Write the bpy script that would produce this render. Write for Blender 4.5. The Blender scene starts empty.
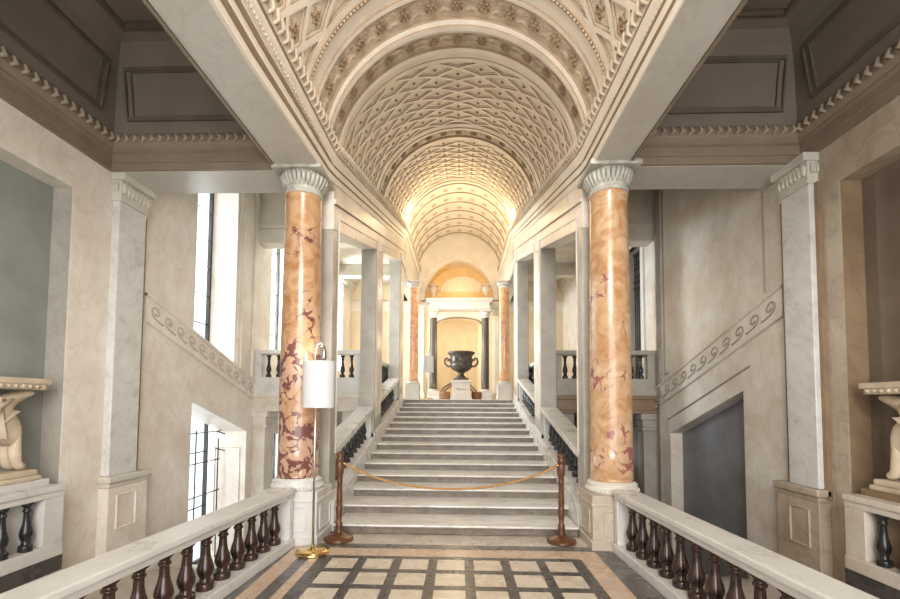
import bpy, bmesh, math, random
from mathutils import Vector, Matrix
random.seed(7)
PI = math.pi
SC = bpy.context.scene
COL = SC.collection

# ------------------------------------------------------------------ materials
def nt(name):
    m = bpy.data.materials.new(name); m.use_nodes = True
    t = m.node_tree
    return m, t.nodes, t.links, t.nodes['Principled BSDF']

def plain(name, col, rough=.5, metal=0.0, bump=0.0, bscale=60, var=.12, vscale=3):
    m, N, L, B = nt(name)
    tc = N.new('ShaderNodeTexCoord')
    n = N.new('ShaderNodeTexNoise'); n.inputs['Scale'].default_value = vscale; n.inputs['Detail'].default_value = 6
    L.new(tc.outputs['Object'], n.inputs['Vector'])
    r = N.new('ShaderNodeValToRGB')
    r.color_ramp.elements[0].position = .3; r.color_ramp.elements[1].position = .7
    r.color_ramp.elements[0].color = tuple(c*(1-var) for c in col)+(1,)
    r.color_ramp.elements[1].color = tuple(min(1, c*(1+var)) for c in col)+(1,)
    L.new(n.outputs['Fac'], r.inputs['Fac']); L.new(r.outputs['Color'], B.inputs['Base Color'])
    B.inputs['Roughness'].default_value = rough; B.inputs['Metallic'].default_value = metal
    if bump:
        n2 = N.new('ShaderNodeTexNoise'); n2.inputs['Scale'].default_value = bscale
        L.new(tc.outputs['Object'], n2.inputs['Vector'])
        b = N.new('ShaderNodeBump'); b.inputs['Strength'].default_value = bump; b.inputs['Distance'].default_value = .01
        L.new(n2.outputs['Fac'], b.inputs['Height']); L.new(b.outputs['Normal'], B.inputs['Normal'])
    return m

def marble(name, base, alt, vein, rough=.35, scale=1.0, vamt=.6, rot=(.3, .6, .8), spec=.5):
    m, N, L, B = nt(name)
    tc = N.new('ShaderNodeTexCoord'); mp = N.new('ShaderNodeMapping')
    mp.inputs['Rotation'].default_value = rot; mp.inputs['Scale'].default_value = (scale,)*3
    L.new(tc.outputs['Object'], mp.inputs['Vector'])
    n1 = N.new('ShaderNodeTexNoise'); n1.inputs['Scale'].default_value = 1.3; n1.inputs['Detail'].default_value = 7; n1.inputs['Roughness'].default_value = .62
    L.new(mp.outputs['Vector'], n1.inputs['Vector'])
    r1 = N.new('ShaderNodeValToRGB'); r1.color_ramp.elements[0].position = .32; r1.color_ramp.elements[1].position = .68
    r1.color_ramp.elements[0].color = alt+(1,); r1.color_ramp.elements[1].color = base+(1,)
    L.new(n1.outputs['Fac'], r1.inputs['Fac'])
    st = N.new('ShaderNodeMapping'); st.inputs['Scale'].default_value = (1, 1, .35)
    L.new(mp.outputs['Vector'], st.inputs['Vector'])
    n2 = N.new('ShaderNodeTexNoise'); n2.inputs['Scale'].default_value = 2.2; n2.inputs['Detail'].default_value = 8; n2.inputs['Distortion'].default_value = 1.2
    L.new(st.outputs['Vector'], n2.inputs['Vector'])
    r2 = N.new('ShaderNodeValToRGB'); e = r2.color_ramp.elements
    e[0].position = .46; e[0].color = (0, 0, 0, 1); e[1].position = .505; e[1].color = (1, 1, 1, 1)
    x = e.new(.55); x.color = (0, 0, 0, 1)
    L.new(n2.outputs['Fac'], r2.inputs['Fac'])
    mu = N.new('ShaderNodeMath'); mu.operation = 'MULTIPLY'; mu.inputs[1].default_value = vamt
    L.new(r2.outputs['Color'], mu.inputs[0])
    mx = N.new('ShaderNodeMix'); mx.data_type = 'RGBA'
    L.new(mu.outputs[0], mx.inputs[0]); L.new(r1.outputs['Color'], mx.inputs[6]); mx.inputs[7].default_value = vein+(1,)
    L.new(mx.outputs[2], B.inputs['Base Color'])
    n3 = N.new('ShaderNodeMapRange'); n3.inputs[3].default_value = rough*.8; n3.inputs[4].default_value = rough*1.25
    L.new(n1.outputs['Fac'], n3.inputs[0]); L.new(n3.outputs[0], B.inputs['Roughness'])
    B.inputs['Specular IOR Level'].default_value = spec
    return m

def breccia(name, c1, c2, clast, dark, low=0.0, high=1.0, amt=.9, off=(0, 0, 0)):
    """orange marble shaft, broken by dark red veins where a broad noise mask lets them; low/high shift the mask along the shaft"""
    m, N, L, B = nt(name)
    tc = N.new('ShaderNodeTexCoord'); mp = N.new('ShaderNodeMapping'); mp.inputs['Location'].default_value = off
    L.new(tc.outputs['Object'], mp.inputs['Vector'])
    n1 = N.new('ShaderNodeTexNoise'); n1.inputs['Scale'].default_value = 4.5; n1.inputs['Detail'].default_value = 10; n1.inputs['Distortion'].default_value = 1.6
    L.new(mp.outputs['Vector'], n1.inputs['Vector'])
    r1 = N.new('ShaderNodeValToRGB'); r1.color_ramp.elements[0].position = .33; r1.color_ramp.elements[1].position = .66
    r1.color_ramp.elements[0].color = c1+(1,); r1.color_ramp.elements[1].color = c2+(1,)
    L.new(n1.outputs['Fac'], r1.inputs['Fac'])
    # warp
    nw = N.new('ShaderNodeTexNoise'); nw.inputs['Scale'].default_value = 4; nw.inputs['Detail'].default_value = 5
    L.new(mp.outputs['Vector'], nw.inputs['Vector'])
    va = N.new('ShaderNodeVectorMath'); va.operation = 'MULTIPLY_ADD'; va.inputs[1].default_value = (.55,)*3
    L.new(nw.outputs['Color'], va.inputs[0]); L.new(mp.outputs['Vector'], va.inputs[2])
    vo = N.new('ShaderNodeTexVoronoi'); vo.feature = 'DISTANCE_TO_EDGE'; vo.inputs['Scale'].default_value = 5.2
    L.new(va.outputs[0], vo.inputs['Vector'])
    # mask: broad noise plus a drift along the length of the block
    nm = N.new('ShaderNodeTexNoise'); nm.inputs['Scale'].default_value = 1.7; nm.inputs['Detail'].default_value = 4
    L.new(mp.outputs['Vector'], nm.inputs['Vector'])
    sx = N.new('ShaderNodeSeparateXYZ'); L.new(tc.outputs['Object'], sx.inputs[0])
    mr = N.new('ShaderNodeMapRange'); mr.inputs[1].default_value = 0; mr.inputs[2].default_value = 3.4
    mr.inputs[3].default_value = low; mr.inputs[4].default_value = high
    L.new(sx.outputs['Z'], mr.inputs[0])
    ad = N.new('ShaderNodeMath'); ad.operation = 'ADD'; L.new(nm.outputs['Fac'], ad.inputs[0]); L.new(mr.outputs[0], ad.inputs[1])
    rm = N.new('ShaderNodeValToRGB'); rm.color_ramp.elements[0].position = .48; rm.color_ramp.elements[1].position = .62
    L.new(ad.outputs[0], rm.inputs['Fac'])
    nv = N.new('ShaderNodeTexNoise'); nv.inputs['Scale'].default_value = 6; nv.inputs['Detail'].default_value = 6
    L.new(mp.outputs['Vector'], nv.inputs['Vector'])
    vr = N.new('ShaderNodeMapRange'); vr.inputs[1].default_value = .38; vr.inputs[2].default_value = .72; vr.inputs[3].default_value = -.02; vr.inputs[4].default_value = .32
    L.new(nv.outputs['Fac'], vr.inputs[0])
    wd = N.new('ShaderNodeMath'); wd.operation = 'MULTIPLY'
    L.new(rm.outputs['Color'], wd.inputs[0]); L.new(vr.outputs[0], wd.inputs[1])
    lt = N.new('ShaderNodeMath'); lt.operation = 'SUBTRACT'; L.new(wd.outputs[0], lt.inputs[0]); L.new(vo.outputs['Distance'], lt.inputs[1])
    sm = N.new('ShaderNodeMapRange'); sm.inputs[1].default_value = -.015; sm.inputs[2].default_value = .035
    L.new(lt.outputs[0], sm.inputs[0])
    mu = N.new('ShaderNodeMath'); mu.operation = 'MULTIPLY'; mu.inputs[1].default_value = amt; L.new(sm.outputs[0], mu.inputs[0])
    mc = N.new('ShaderNodeMix'); mc.data_type = 'RGBA'
    cm = N.new('ShaderNodeMath'); cm.operation = 'MULTIPLY'; cm.inputs[1].default_value = .55; L.new(rm.outputs['Color'], cm.inputs[0])
    L.new(cm.outputs[0], mc.inputs[0]); L.new(r1.outputs['Color'], mc.inputs[6]); mc.inputs[7].default_value = clast+(1,)
    mx = N.new('ShaderNodeMix'); mx.data_type = 'RGBA'
    L.new(mu.outputs[0], mx.inputs[0]); L.new(mc.outputs[2], mx.inputs[6]); mx.inputs[7].default_value = dark+(1,)
    L.new(mx.outputs[2], B.inputs['Base Color'])
    B.inputs['Roughness'].default_value = .22
    return m

M = {}
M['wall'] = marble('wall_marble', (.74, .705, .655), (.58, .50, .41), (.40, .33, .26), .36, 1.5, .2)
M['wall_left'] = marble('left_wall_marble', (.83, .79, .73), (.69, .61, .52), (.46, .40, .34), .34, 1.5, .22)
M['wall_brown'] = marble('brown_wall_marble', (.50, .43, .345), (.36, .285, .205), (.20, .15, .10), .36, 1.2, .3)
M['wall_cool'] = marble('pale_veined_marble', (.66, .66, .65), (.56, .56, .55), (.36, .36, .37), .3, 1.3, .4)
M['rail'] = marble('rail_marble', (.70, .69, .67), (.58, .57, .54), (.46, .44, .42), .28, 2.2, .10)
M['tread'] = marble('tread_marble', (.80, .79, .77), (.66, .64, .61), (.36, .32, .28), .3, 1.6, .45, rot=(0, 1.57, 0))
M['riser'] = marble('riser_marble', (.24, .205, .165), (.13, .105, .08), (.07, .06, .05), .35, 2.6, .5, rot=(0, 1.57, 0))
M['plaster'] = plain('cream_plaster', (.80, .735, .635), .7, 0, .15, 40, .07)
M['ground'] = plain('stucco_ground', (.76, .68, .56), .8, 0, .3, 30, .12, 6)
M['frieze'] = plain('stucco_frieze_ground', (.58, .48, .365), .8, 0, .3, 30, .25, 9)
M['pale_rose'] = plain('pale_rosette_stucco', (.60, .48, .34), .8, 0, .2, 30, .1, 9)
M['stucco_gold'] = plain('gilded_stucco', (.30, .215, .13), .6, 0, .2, 50, .25, 12)
M['soffit'] = marble('soffit_marble', (.55, .54, .50), (.48, .46, .42), (.36, .34, .30), .5, 1.2, .25)
M['cornice'] = plain('stone_cornice', (.60, .57, .50), .55, 0, .1, 50, .1)
M['cornice_dark'] = plain('brown_stone_cornice', (.225, .175, .125), .6, 0, .1, 50, .12)
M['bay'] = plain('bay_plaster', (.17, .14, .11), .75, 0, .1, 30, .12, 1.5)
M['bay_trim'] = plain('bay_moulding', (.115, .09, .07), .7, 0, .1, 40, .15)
M['niche'] = plain('grey_niche_plaster', (.27, .285, .27), .6, 0, .1, 30, .15, 2)
M['niche_brown'] = plain('brown_niche_plaster', (.15, .115, .085), .6, 0, .1, 30, .2, 2)
M['panel'] = plain('slate_panel_plaster', (.20, .20, .21), .45, 0, .05, 30, .2, 2)
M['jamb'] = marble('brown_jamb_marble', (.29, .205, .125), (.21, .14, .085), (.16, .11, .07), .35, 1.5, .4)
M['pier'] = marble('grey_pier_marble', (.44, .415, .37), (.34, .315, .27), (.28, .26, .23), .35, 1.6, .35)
M['pil'] = marble('pilaster_marble', (.70, .69, .67), (.60, .59, .56), (.40, .38, .37), .28, 2.2, .28, rot=(.9, .2, .3))
M['baluster'] = plain('dark_red_marble', (.036, .017, .013), .13, 0, 0, 10, .8, 9)
M['baluster_dark'] = plain('black_green_marble', (.022, .022, .024), .2, 0, 0, 10, .4, 9)
M['col_left'] = breccia('breccia_left', (.36, .17, .07), (.52, .335, .19), (.50, .345, .27), (.14, .050, .045), .2, -.13, .95, (1.3, .4, .2))
M['col_right'] = breccia('breccia_right', (.38, .195, .085), (.55, .37, .215), (.55, .41, .30), (.24, .06, .07), -.02, -.06, .85, (4.1, 2.4, 7.7))
M['col_far'] = breccia('breccia_far', (.58, .27, .12), (.74, .46, .28), (.70, .46, .34), (.40, .14, .10), -.03, -.03, .6, (9.1, 5.4, 3.7))
M['col_dark'] = marble('dark_green_marble', (.095, .08, .062), (.055, .047, .037), (.15, .13, .10), .42, 3, .3)
M['urn'] = plain('dark_urn_stone', (.060, .050, .042), .42, 0, .2, 30, .3, 8)
M['yellow'] = plain('ochre_plaster', (.74, .52, .24), .75, 0, .1, 20, .08)
M['pale_yellow'] = plain('pale_yellow_plaster', (.75, .64, .46), .75, 0, .1, 20, .06)
M['white'] = plain('white_stone', (.60, .585, .555), .45, 0, .05, 30, .05)
M['griffin'] = plain('aged_carved_stone', (.56, .47, .35), .6, 0, .4, 25, .2, 6)
M['wood'] = plain('turned_walnut', (.105, .042, .018), .3, 0, .05, 60, .3, 10)
M['rope'] = plain('gold_brown_rope', (.42, .22, .07), .6, 0, .5, 150, .2, 40)
M['brass'] = plain('polished_brass', (.80, .56, .22), .2, 1.0, 0, 10, .06)
M['steel'] = plain('brushed_steel', (.55, .54, .52), .3, 1.0, 0, 10, .06)
M['shade'] = plain('white_lamp_shade', (.60, .62, .63), .35, 0, 0, 10, .02)
M['iron'] = plain('wrought_iron', (.035, .034, .033), .45, .3, .1, 40, .3)
M['stone_floor'] = plain('side_stair_stone', (.42, .38, .33), .6, 0, .1, 20, .15)
M['f_pink'] = marble('floor_rose_marble', (.60, .47, .36), (.52, .38, .28), (.44, .32, .24), .27, 2.5, .05)
M['f_tile'] = marble('floor_cream_marble', (.66, .60, .51), (.56, .48, .38), (.50, .43, .35), .27, 2.5, .04)
M['f_dark'] = marble('floor_slate_marble', (.085, .078, .073), (.055, .05, .048), (.13, .12, .11), .27, 3, .2)
M['f_gray'] = marble('floor_grey_marble', (.16, .15, .145), (.10, .09, .085), (.20, .19, .175), .27, 3, .25)
M['f_white'] = marble('floor_white_marble', (.60, .55, .48), (.50, .45, .38), (.46, .40, .34), .27, 2, .05)
M['tub'] = plain('brown_clay', (.22, .10, .04), .5, 0, .1, 30, .2)
M['bay_leaf'] = plain('brown_leaf_stucco', (.30, .245, .18), .7, 0, .1, 40, .15)
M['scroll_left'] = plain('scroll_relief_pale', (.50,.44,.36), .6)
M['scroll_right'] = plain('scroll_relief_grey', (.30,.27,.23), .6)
M['leaf'] = plain('leaf_stucco', (.56,.48,.37), .7, 0, .1, 40, .15)
M['ped'] = marble('tan_pedestal_marble', (.58,.51,.42), (.45,.38,.30), (.32,.26,.20), .32, 2.0, .3)
M['stucco_shade'] = plain('stucco_shade_line', (.33,.24,.155), .75, 0, .1, 40, .1)  # shadow and dirt lines painted into edges and fillets; also small rosettes
M['tile_joint'] = plain('bronze_relief', (.30, .27, .23), .6)
def glassmat():
    m, N, L, B = nt('window_glass')
    out = N['Material Output']
    tr = N.new('ShaderNodeBsdfTransparent'); tr.inputs[0].default_value = (.93, .95, .95, 1)
    gl = N.new('ShaderNodeBsdfGlossy'); gl.inputs['Roughness'].default_value = .03
    
    mx = N.new('ShaderNodeMixShader')
    mx.inputs[0].default_value = .06; L.new(tr.outputs[0], mx.inputs[1]); L.new(gl.outputs[0], mx.inputs[2])
    L.new(mx.outputs[0], out.inputs['Surface'])
    return m
M['glass'] = glassmat()

# ------------------------------------------------------------------ mesh builder
class MB:
    def __init__(s): s.v = []; s.f = []; s.m = []; s.s = []
    def quad(s, pts, m=0, sm=False):
        b = len(s.v); s.v += [tuple(p) for p in pts]; s.f.append(tuple(range(b, b+len(pts)))); s.m.append(m); s.s.append(sm); return s
    def faces(s, verts, faces, m=0, sm=False):
        b = len(s.v); s.v += [tuple(p) for p in verts]
        for f in faces: s.f.append(tuple(b+i for i in f)); s.m.append(m); s.s.append(sm)
        return s
    def box(s, x0, x1, y0, y1, z0, z1, m=0):
        if x0 > x1: x0, x1 = x1, x0
        v = [(x0,y0,z0),(x1,y0,z0),(x1,y1,z0),(x0,y1,z0),(x0,y0,z1),(x1,y0,z1),(x1,y1,z1),(x0,y1,z1)]
        return s.faces(v, [(0,3,2,1),(4,5,6,7),(0,1,5,4),(1,2,6,5),(2,3,7,6),(3,0,4,7)], m)
    def prism_x(s, poly, x0, x1, m=0):          # poly of (y,z)
        n = len(poly); v = [(x0,y,z) for y,z in poly]+[(x1,y,z) for y,z in poly]
        f = [tuple(range(n))[::-1], tuple(range(n,2*n))]+[(i,(i+1)%n,(i+1)%n+n,i+n) for i in range(n)]
        return s.faces(v, f, m)
    def prism_y(s, poly, y0, y1, m=0):          # poly of (x,z)
        n = len(poly); v = [(x,y0,z) for x,z in poly]+[(x,y1,z) for x,z in poly]
        f = [tuple(range(n)), tuple(range(n,2*n))[::-1]]+[((i+1)%n,i,i+n,(i+1)%n+n) for i in range(n)]
        return s.faces(v, f, m)
    def lathe(s, prof, seg=24, c=(0,0,0), m=0, sm=True, flute=0, fl_n=0, fl_rng=None):
        b = len(s.v); n = len(prof)
        for k,(r,z) in enumerate(prof):
            for i in range(seg):
                a = 2*PI*i/seg; rr = r
                if flute and fl_rng and fl_rng[0] <= k <= fl_rng[1]: rr = r*(1+flute*abs(math.sin(a*fl_n/2))-flute/2)
                s.v.append((c[0]+rr*math.cos(a), c[1]+rr*math.sin(a), c[2]+z))
        for k in range(n-1):
            for i in range(seg):
                j = (i+1)%seg
                s.f.append((b+k*seg+i, b+k*seg+j, b+(k+1)*seg+j, b+(k+1)*seg+i)); s.m.append(m); s.s.append(sm)
        if prof[0][0] > 1e-4: s.f.append(tuple(b+i for i in range(seg))[::-1]); s.m.append(m); s.s.append(False)
        if prof[-1][0] > 1e-4: s.f.append(tuple(b+(n-1)*seg+i for i in range(seg))); s.m.append(m); s.s.append(False)
        return s
    def tube(s, pts, r, seg=8, m=0, closed=False, sm=True, rad=None, up=None, start=0.0, squash=1.0):
        pts = [Vector(p) for p in pts]; n = len(pts); b = len(s.v)
        for k in range(n):
            if closed: t = pts[(k+1)%n]-pts[k-1]
            else: t = pts[min(k+1,n-1)]-pts[max(k-1,0)]
            t.normalize()
            u = Vector(up) if up else (Vector((0,0,1)) if abs(t.z) < .9 else Vector((1,0,0)))
            a = t.cross(u); a.normalize(); w = a.cross(t)
            rr = rad[k] if rad else r
            for i in range(seg):
                an = start+2*PI*i/seg
                s.v.append(tuple(pts[k]+a*math.cos(an)*rr+w*math.sin(an)*rr*squash))
        for k in range(n if closed else n-1):
            k2 = (k+1)%n
            for i in range(seg):
                j = (i+1)%seg
                s.f.append((b+k*seg+i, b+k*seg+j, b+k2*seg+j, b+k2*seg+i)); s.m.append(m); s.s.append(sm)
        if not closed:
            s.f.append(tuple(b+i for i in range(seg))[::-1]); s.m.append(m); s.s.append(False)
            s.f.append(tuple(b+(n-1)*seg+i for i in range(seg))); s.m.append(m); s.s.append(False)
        return s
    def ell(s, c, rx, ry, rz, m=0, nu=8, nv=5):
        b = len(s.v); v = [(c[0],c[1],c[2]-rz)]
        for k in range(1,nv):
            th = PI*k/nv
            for i in range(nu):
                a = 2*PI*i/nu; v.append((c[0]+rx*math.sin(th)*math.cos(a), c[1]+ry*math.sin(th)*math.sin(a), c[2]-rz*math.cos(th)))
        v.append((c[0],c[1],c[2]+rz)); f = []
        for i in range(nu): f.append((0, 1+(i+1)%nu, 1+i))
        for k in range(nv-2):
            for i in range(nu):
                j=(i+1)%nu; f.append((1+k*nu+i,1+k*nu+j,1+(k+1)*nu+j,1+(k+1)*nu+i))
        t = len(v)-1
        for i in range(nu): f.append((t, 1+(nv-2)*nu+i, 1+(nv-2)*nu+(i+1)%nu))
        return s.faces(v, f, m, True)
    def build(s, name, mats, parent=None, loc=(0,0,0), bevel=0.0, kind=None):
        me = bpy.data.meshes.new(name); me.from_pydata(s.v, [], s.f)
        for mt in (mats if isinstance(mats,(list,tuple)) else [mats]): me.materials.append(M[mt] if isinstance(mt,str) else mt)
        me.polygons.foreach_set('material_index', s.m); me.polygons.foreach_set('use_smooth', s.s)
        bm = bmesh.new(); bm.from_mesh(me); bmesh.ops.recalc_face_normals(bm, faces=bm.faces); bm.to_mesh(me); bm.free()
        me.update()
        o = bpy.data.objects.new(name, me); COL.objects.link(o); o.location = loc
        if parent: o.parent = parent
        if kind: o['kind'] = kind
        if bevel:
            md = o.modifiers.new('bev','BEVEL'); md.width = bevel; md.segments = 2; md.limit_method = 'ANGLE'; md.angle_limit = .7
        return o

def tag(o, label, cat, group=None):
    o['label'] = label; o['category'] = cat; o['kind'] = 'thing'
    if group: o['group'] = group
    return o
def thing(name, label, cat, loc=(0,0,0), rz=0, group=None):
    o = bpy.data.objects.new(name, None); COL.objects.link(o); o.location = loc; o.rotation_euler = (0,0,rz); o.empty_display_size = .1
    return tag(o, label, cat, group)
def struct(mb, name, mats, parent=None, bevel=0.0):
    return mb.build(name, mats, parent, bevel=bevel, kind=None if parent else 'structure')
def linked(src, name, parent, loc, rot=(0,0,0)):
    o = bpy.data.objects.new(name, src); COL.objects.link(o); o.parent = parent; o.location = loc; o.rotation_euler = rot
    return o

# ------------------------------------------------------------------ main dimensions (metres, floor of the landing = 0, camera 1.6 up at y=0)
WALL = {-1: 4.2, 1: 3.98}
SIDE = {-1: 'left', 1: 'right'}
Y0, TD, RS, NST = 5.345, .53, .117, 15
ZTOP = RS*NST
YK = 5.25; SL = .27; YE = 12.6
def rise(y): return SL*(min(max(y,YK),YE)-YK)
def nosing(y): return RS*(1+(y-Y0)/TD)
YR = 8.75        # front plane of the upper side galleries
YB = 16.5        # rear wall
RV = 1.62
def zc(y): return 4.64+rise(y)

# ------------------------------------------------------------------ FLOOR
fl = MB()
fl.box(-2.3, 2.2, -3, 5.37, -.25, 0, 0); fl.box(-1.9, 1.9, 5.37, 6.2, -.3, -.03, 0)
def fq(x0,x1,y0,y1,m,z=.0015): fl.quad([(x0,y0,z),(x1,y0,z),(x1,y1,z),(x0,y1,z)], m)
GX, TY, TP = -.03, 4.515, .3645
W_ST = .092
fq(GX-1.375+.0, GX+1.345+.0, -3, 4.60, 1, .001)               # dark field with the cream tiles laid in it
for i in range(-3, 4):
    for j in range(0, 20):
        cx = GX+i*TP
        fq(cx-(TP-W_ST)/2, cx+(TP-W_ST)/2, TY-j*TP-(TP-W_ST), TY-j*TP, 2, .002)
fq(-2.3, -1.78, -3, 4.84, 3, .001); fq(-1.62, -1.5, -3, 4.6, 3, .001)
fq(1.53, 2.2, -3, 4.84, 3, .001)
fq(-1.7, 1.7, 4.84, 4.985, 3, .001)                           # grey strip across in front of the stair
fq(-1.7, 1.7, 4.985, 5.33, 4, .001)
struct(fl, 'floor', ['f_pink','f_dark','f_tile','f_gray','f_white'])

# side stairwells: flights that go down away from the landing, upper galleries
for s in (-1,1):
    W = WALL[s]; a = MB()
    a.box(s*2.3, s*(W+.9), -3, 4.7, -.6, -.28, 0)
    y = 4.7; z = -.28
    for k in range(10):
        z -= .14
        a.box(s*1.95, s*(W+.9), y, y+.42, z-.3, z, 0); y += .42
    a.box(s*1.95, s*(W+.9), y, 14, z-.3, z, 0)
    struct(a, 'floor_'+SIDE[s], 'stone_floor')
    g = MB(); g.box(s*1.93, s*(W+.9), YR, YB, 1.5, ZTOP, 0)
    struct(g, 'floor_gallery_'+SIDE[s], 'wall')
g = MB(); g.box(-1.93, 1.93, Y0+14*TD+.42, 18.5, 1.4, ZTOP-.002, 0); g.box(-1.93,-1.6,12.38,13.3,1.4,ZTOP-.002,0); g.box(1.6,1.93,12.38,13.3,1.4,ZTOP-.002,0); struct(g, 'floor_upper', 'f_white')

# ------------------------------------------------------------------ SIDE WALLS
BT = {-1: lambda y: 2.92-.327*(y-6.1), 1: lambda y: 3.064-.333*(y-5.345)}     # top of the running scroll band
for s in (-1,1):
    W = WALL[s]; w = MB(); x0, x1 = s*W, s*(W+.9)
    def P(poly, m=0, t=.9): w.prism_x(poly, x0, s*(W+t), m)
    zb, zt = -2.2, 6.6
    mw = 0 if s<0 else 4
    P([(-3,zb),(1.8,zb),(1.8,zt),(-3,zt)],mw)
    P([(1.8,3.95),(4.5,3.95),(4.5,zt),(1.8,zt)],mw)
    P([(1.8,zb),(4.5,zb),(4.5,-.14),(1.8,-.14)],mw)
    bt = BT[s]
    if s < 0:
        yl0, yl1, lt = 6.72, 8.5, lambda y: 1.60-.318*(y-6.75)
        yu0, yu1 = 6.7, 7.95
        P([(4.5,zb),(6.4,zb),(6.4,zt),(4.5,zt)]); P([(6.4,zb),(yl0,zb),(yl0,lt(yl0)),(yu0,lt(yu0)),(yu0,zt),(6.4,zt)],0,.52)
        P([(yu0,lt(yu0)),(yl1,lt(yl1)),(yl1,bt(yl1)-.05),(yu0,bt(yu0)-.05)],0,.52)
        P([(yu0,5.7),(yu1,5.7),(yu1,zt),(yu0,zt)],0,.52)
        P([(yu1,bt(yu1)-.06),(YR,bt(YR)-.06),(YR,zt),(yu1,zt)],0,.52)
        P([(yl1,zb),(YR,zb),(YR,bt(YR)-.05),(yl1,bt(yl1)-.05)],0,.70)
        P([(yl0,zb),(yl1,zb),(yl1,-1.4),(yl0,-1.4)],0,.7)
    else:
        yl0, yl1, lt = 6.1, 8.2, lambda y: 1.83-.345*(y-6.06)
        P([(4.5,zb),(5.0,zb),(5.0,zt),(4.5,zt)],4); P([(5.0,zb),(yl0,zb),(yl0,zt),(5.0,zt)])
        P([(yl0,lt(yl0)),(yl1,lt(yl1)),(yl1,zt),(yl0,zt)])
        P([(yl1,zb),(YR,zb),(YR,zt),(yl1,zt)])
        w.box(s*(W+.22), x1-.01, yl0-.05, yl1+.05, zb, 2.0, 1)
    # beyond the gallery edge: wall of the upper gallery with an opening, and of the lower passage
    xo = x1
    if s < 0: x1 = s*(W+.46)
    if s < 0:
        wy = [(9.45,10.7),(13.9,15.3)]; wz = (2.75,5.9)
    else:
        wy = [(9.35,10.25)]; wz = (ZTOP,5.2)
    yy = YR
    for (a_,b_) in wy:
        w.box(x0, x1, yy, a_, -2.2, zt, 0); w.box(x0, x1, a_, b_, wz[1], zt, 0)
        if s < 0:
            w.box(x0, x1, a_, b_, ZTOP-.3, wz[0], 0)
            w.box(x0, x1, a_, a_+.3, -2.2, ZTOP-.3, 0); w.box(x0, x1, a_+.3, b_, .9, ZTOP-.3, 0); w.box(x0,x1,a_+.3,b_,-2.2,-1.2,0)
        else: w.box(x0, x1, a_, b_, -2.2, ZTOP, 0)
        yy = b_
    w.box(x0, x1, yy, YB+.3, -2.2, zt, 0)
    # niche back and reveal lining
    x1 = xo
    w.box(s*(W+.225), x1-.01, 1.75, 4.55, -.4, 4.1, 2)
    w.quad([(s*(W+.01),4.496,-.1),(s*(W+.225),4.496,-.1),(s*(W+.225),4.496,3.95),(s*(W+.01),4.496,3.95)], 3)
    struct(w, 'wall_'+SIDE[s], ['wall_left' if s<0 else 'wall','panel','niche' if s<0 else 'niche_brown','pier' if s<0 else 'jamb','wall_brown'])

# windows in the left wall -----------------------------------------------------
def window(name, x, y0, y1, z0, z1, nv, nh, bar=.018, frame=.05, mat='iron', fmat='iron'):
    f = MB()
    for (a,b,c,d) in ((y0,y0+frame,z0,z1),(y1-frame,y1,z0,z1),(y0,y1,z0,z0+frame),(y0,y1,z1-frame,z1)):
        f.box(x-.03, x+.03, a, b, c, d)
    o = struct(f, name, fmat)
    m = MB()
    for i in range(1,nv): yv = y0+(y1-y0)*i/nv; m.box(x-bar*.7, x+bar*.7, yv-bar/2, yv+bar/2, z0, z1)
    for i in range(1,nh): zv = z0+(z1-z0)*i/nh; m.box(x-bar*.7, x+bar*.7, y0, y1, zv-bar/2, zv+bar/2)
    m.build('glazing_bars', mat, o)
    g = MB(); g.box(x-.004, x+.004, y0+.01, y1-.01, z0+.01, z1-.01); g.build('glass_pane', 'glass', o)
    return o
XL = -WALL[-1]
window('window_1', XL-.5, 6.7, 7.93, 2.0, 5.7, 1, 7)
lo = window('window_2', XL-.68, 6.6, 8.3, -1.4, 1.7, 2, 3)
gr = MB()
for i in range(5): gr.tube([(XL-.5, 6.95+i*.36, -1.4),(XL-.5, 6.95+i*.36, 1.30-.1*i)], .012, 6)
for z in (-.7,-.1,.5,1.05): gr.tube([(XL-.5, 6.74, z),(XL-.5, 8.46, z)], .011, 6)
for z in (1.05,.72): gr.tube([(XL-.5, 8.3, z),(XL-.4, 8.45, z-.06)], .012, 6); 
gr.build('window_grille', 'iron', lo)
window('window_3', XL-.4, 9.45, 10.7, 2.75, 5.9, 2, 6)
window('window_4', XL-.4, 13.9, 15.3, 2.75, 5.9, 2, 6)
window('window_5', XL-.4, 9.7, 10.7, -1.2, .9, 2, 4)
# raised panel lines on the reveals and pilaster strips of the left wall
t = MB()
for (a,b,p) in ((8.02,8.14,.015),(8.14,8.42,.035),(8.60,8.75,.04)):
    t.prism_x([(a,BT[-1](a)),(b,BT[-1](b)),(b,6.3),(a,6.3)], XL, XL+p)
struct(t, 'trim_1', 'wall_left', bevel=.006)
t = MB()
for y0_,y1_,z0_,z1_,yp in ((-.72,-.1,-1.3,.85,8.5),):
    loop = [(XL-.12,8.497,-1.3),(XL-.62,8.497,-1.3),(XL-.62,8.497,.72),(XL-.12,8.497,.72)]
    t.tube(loop, .014, 4, closed=True, up=(0,1,0), sm=False)
struct(t, 'trim_2', 'wall')

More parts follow.
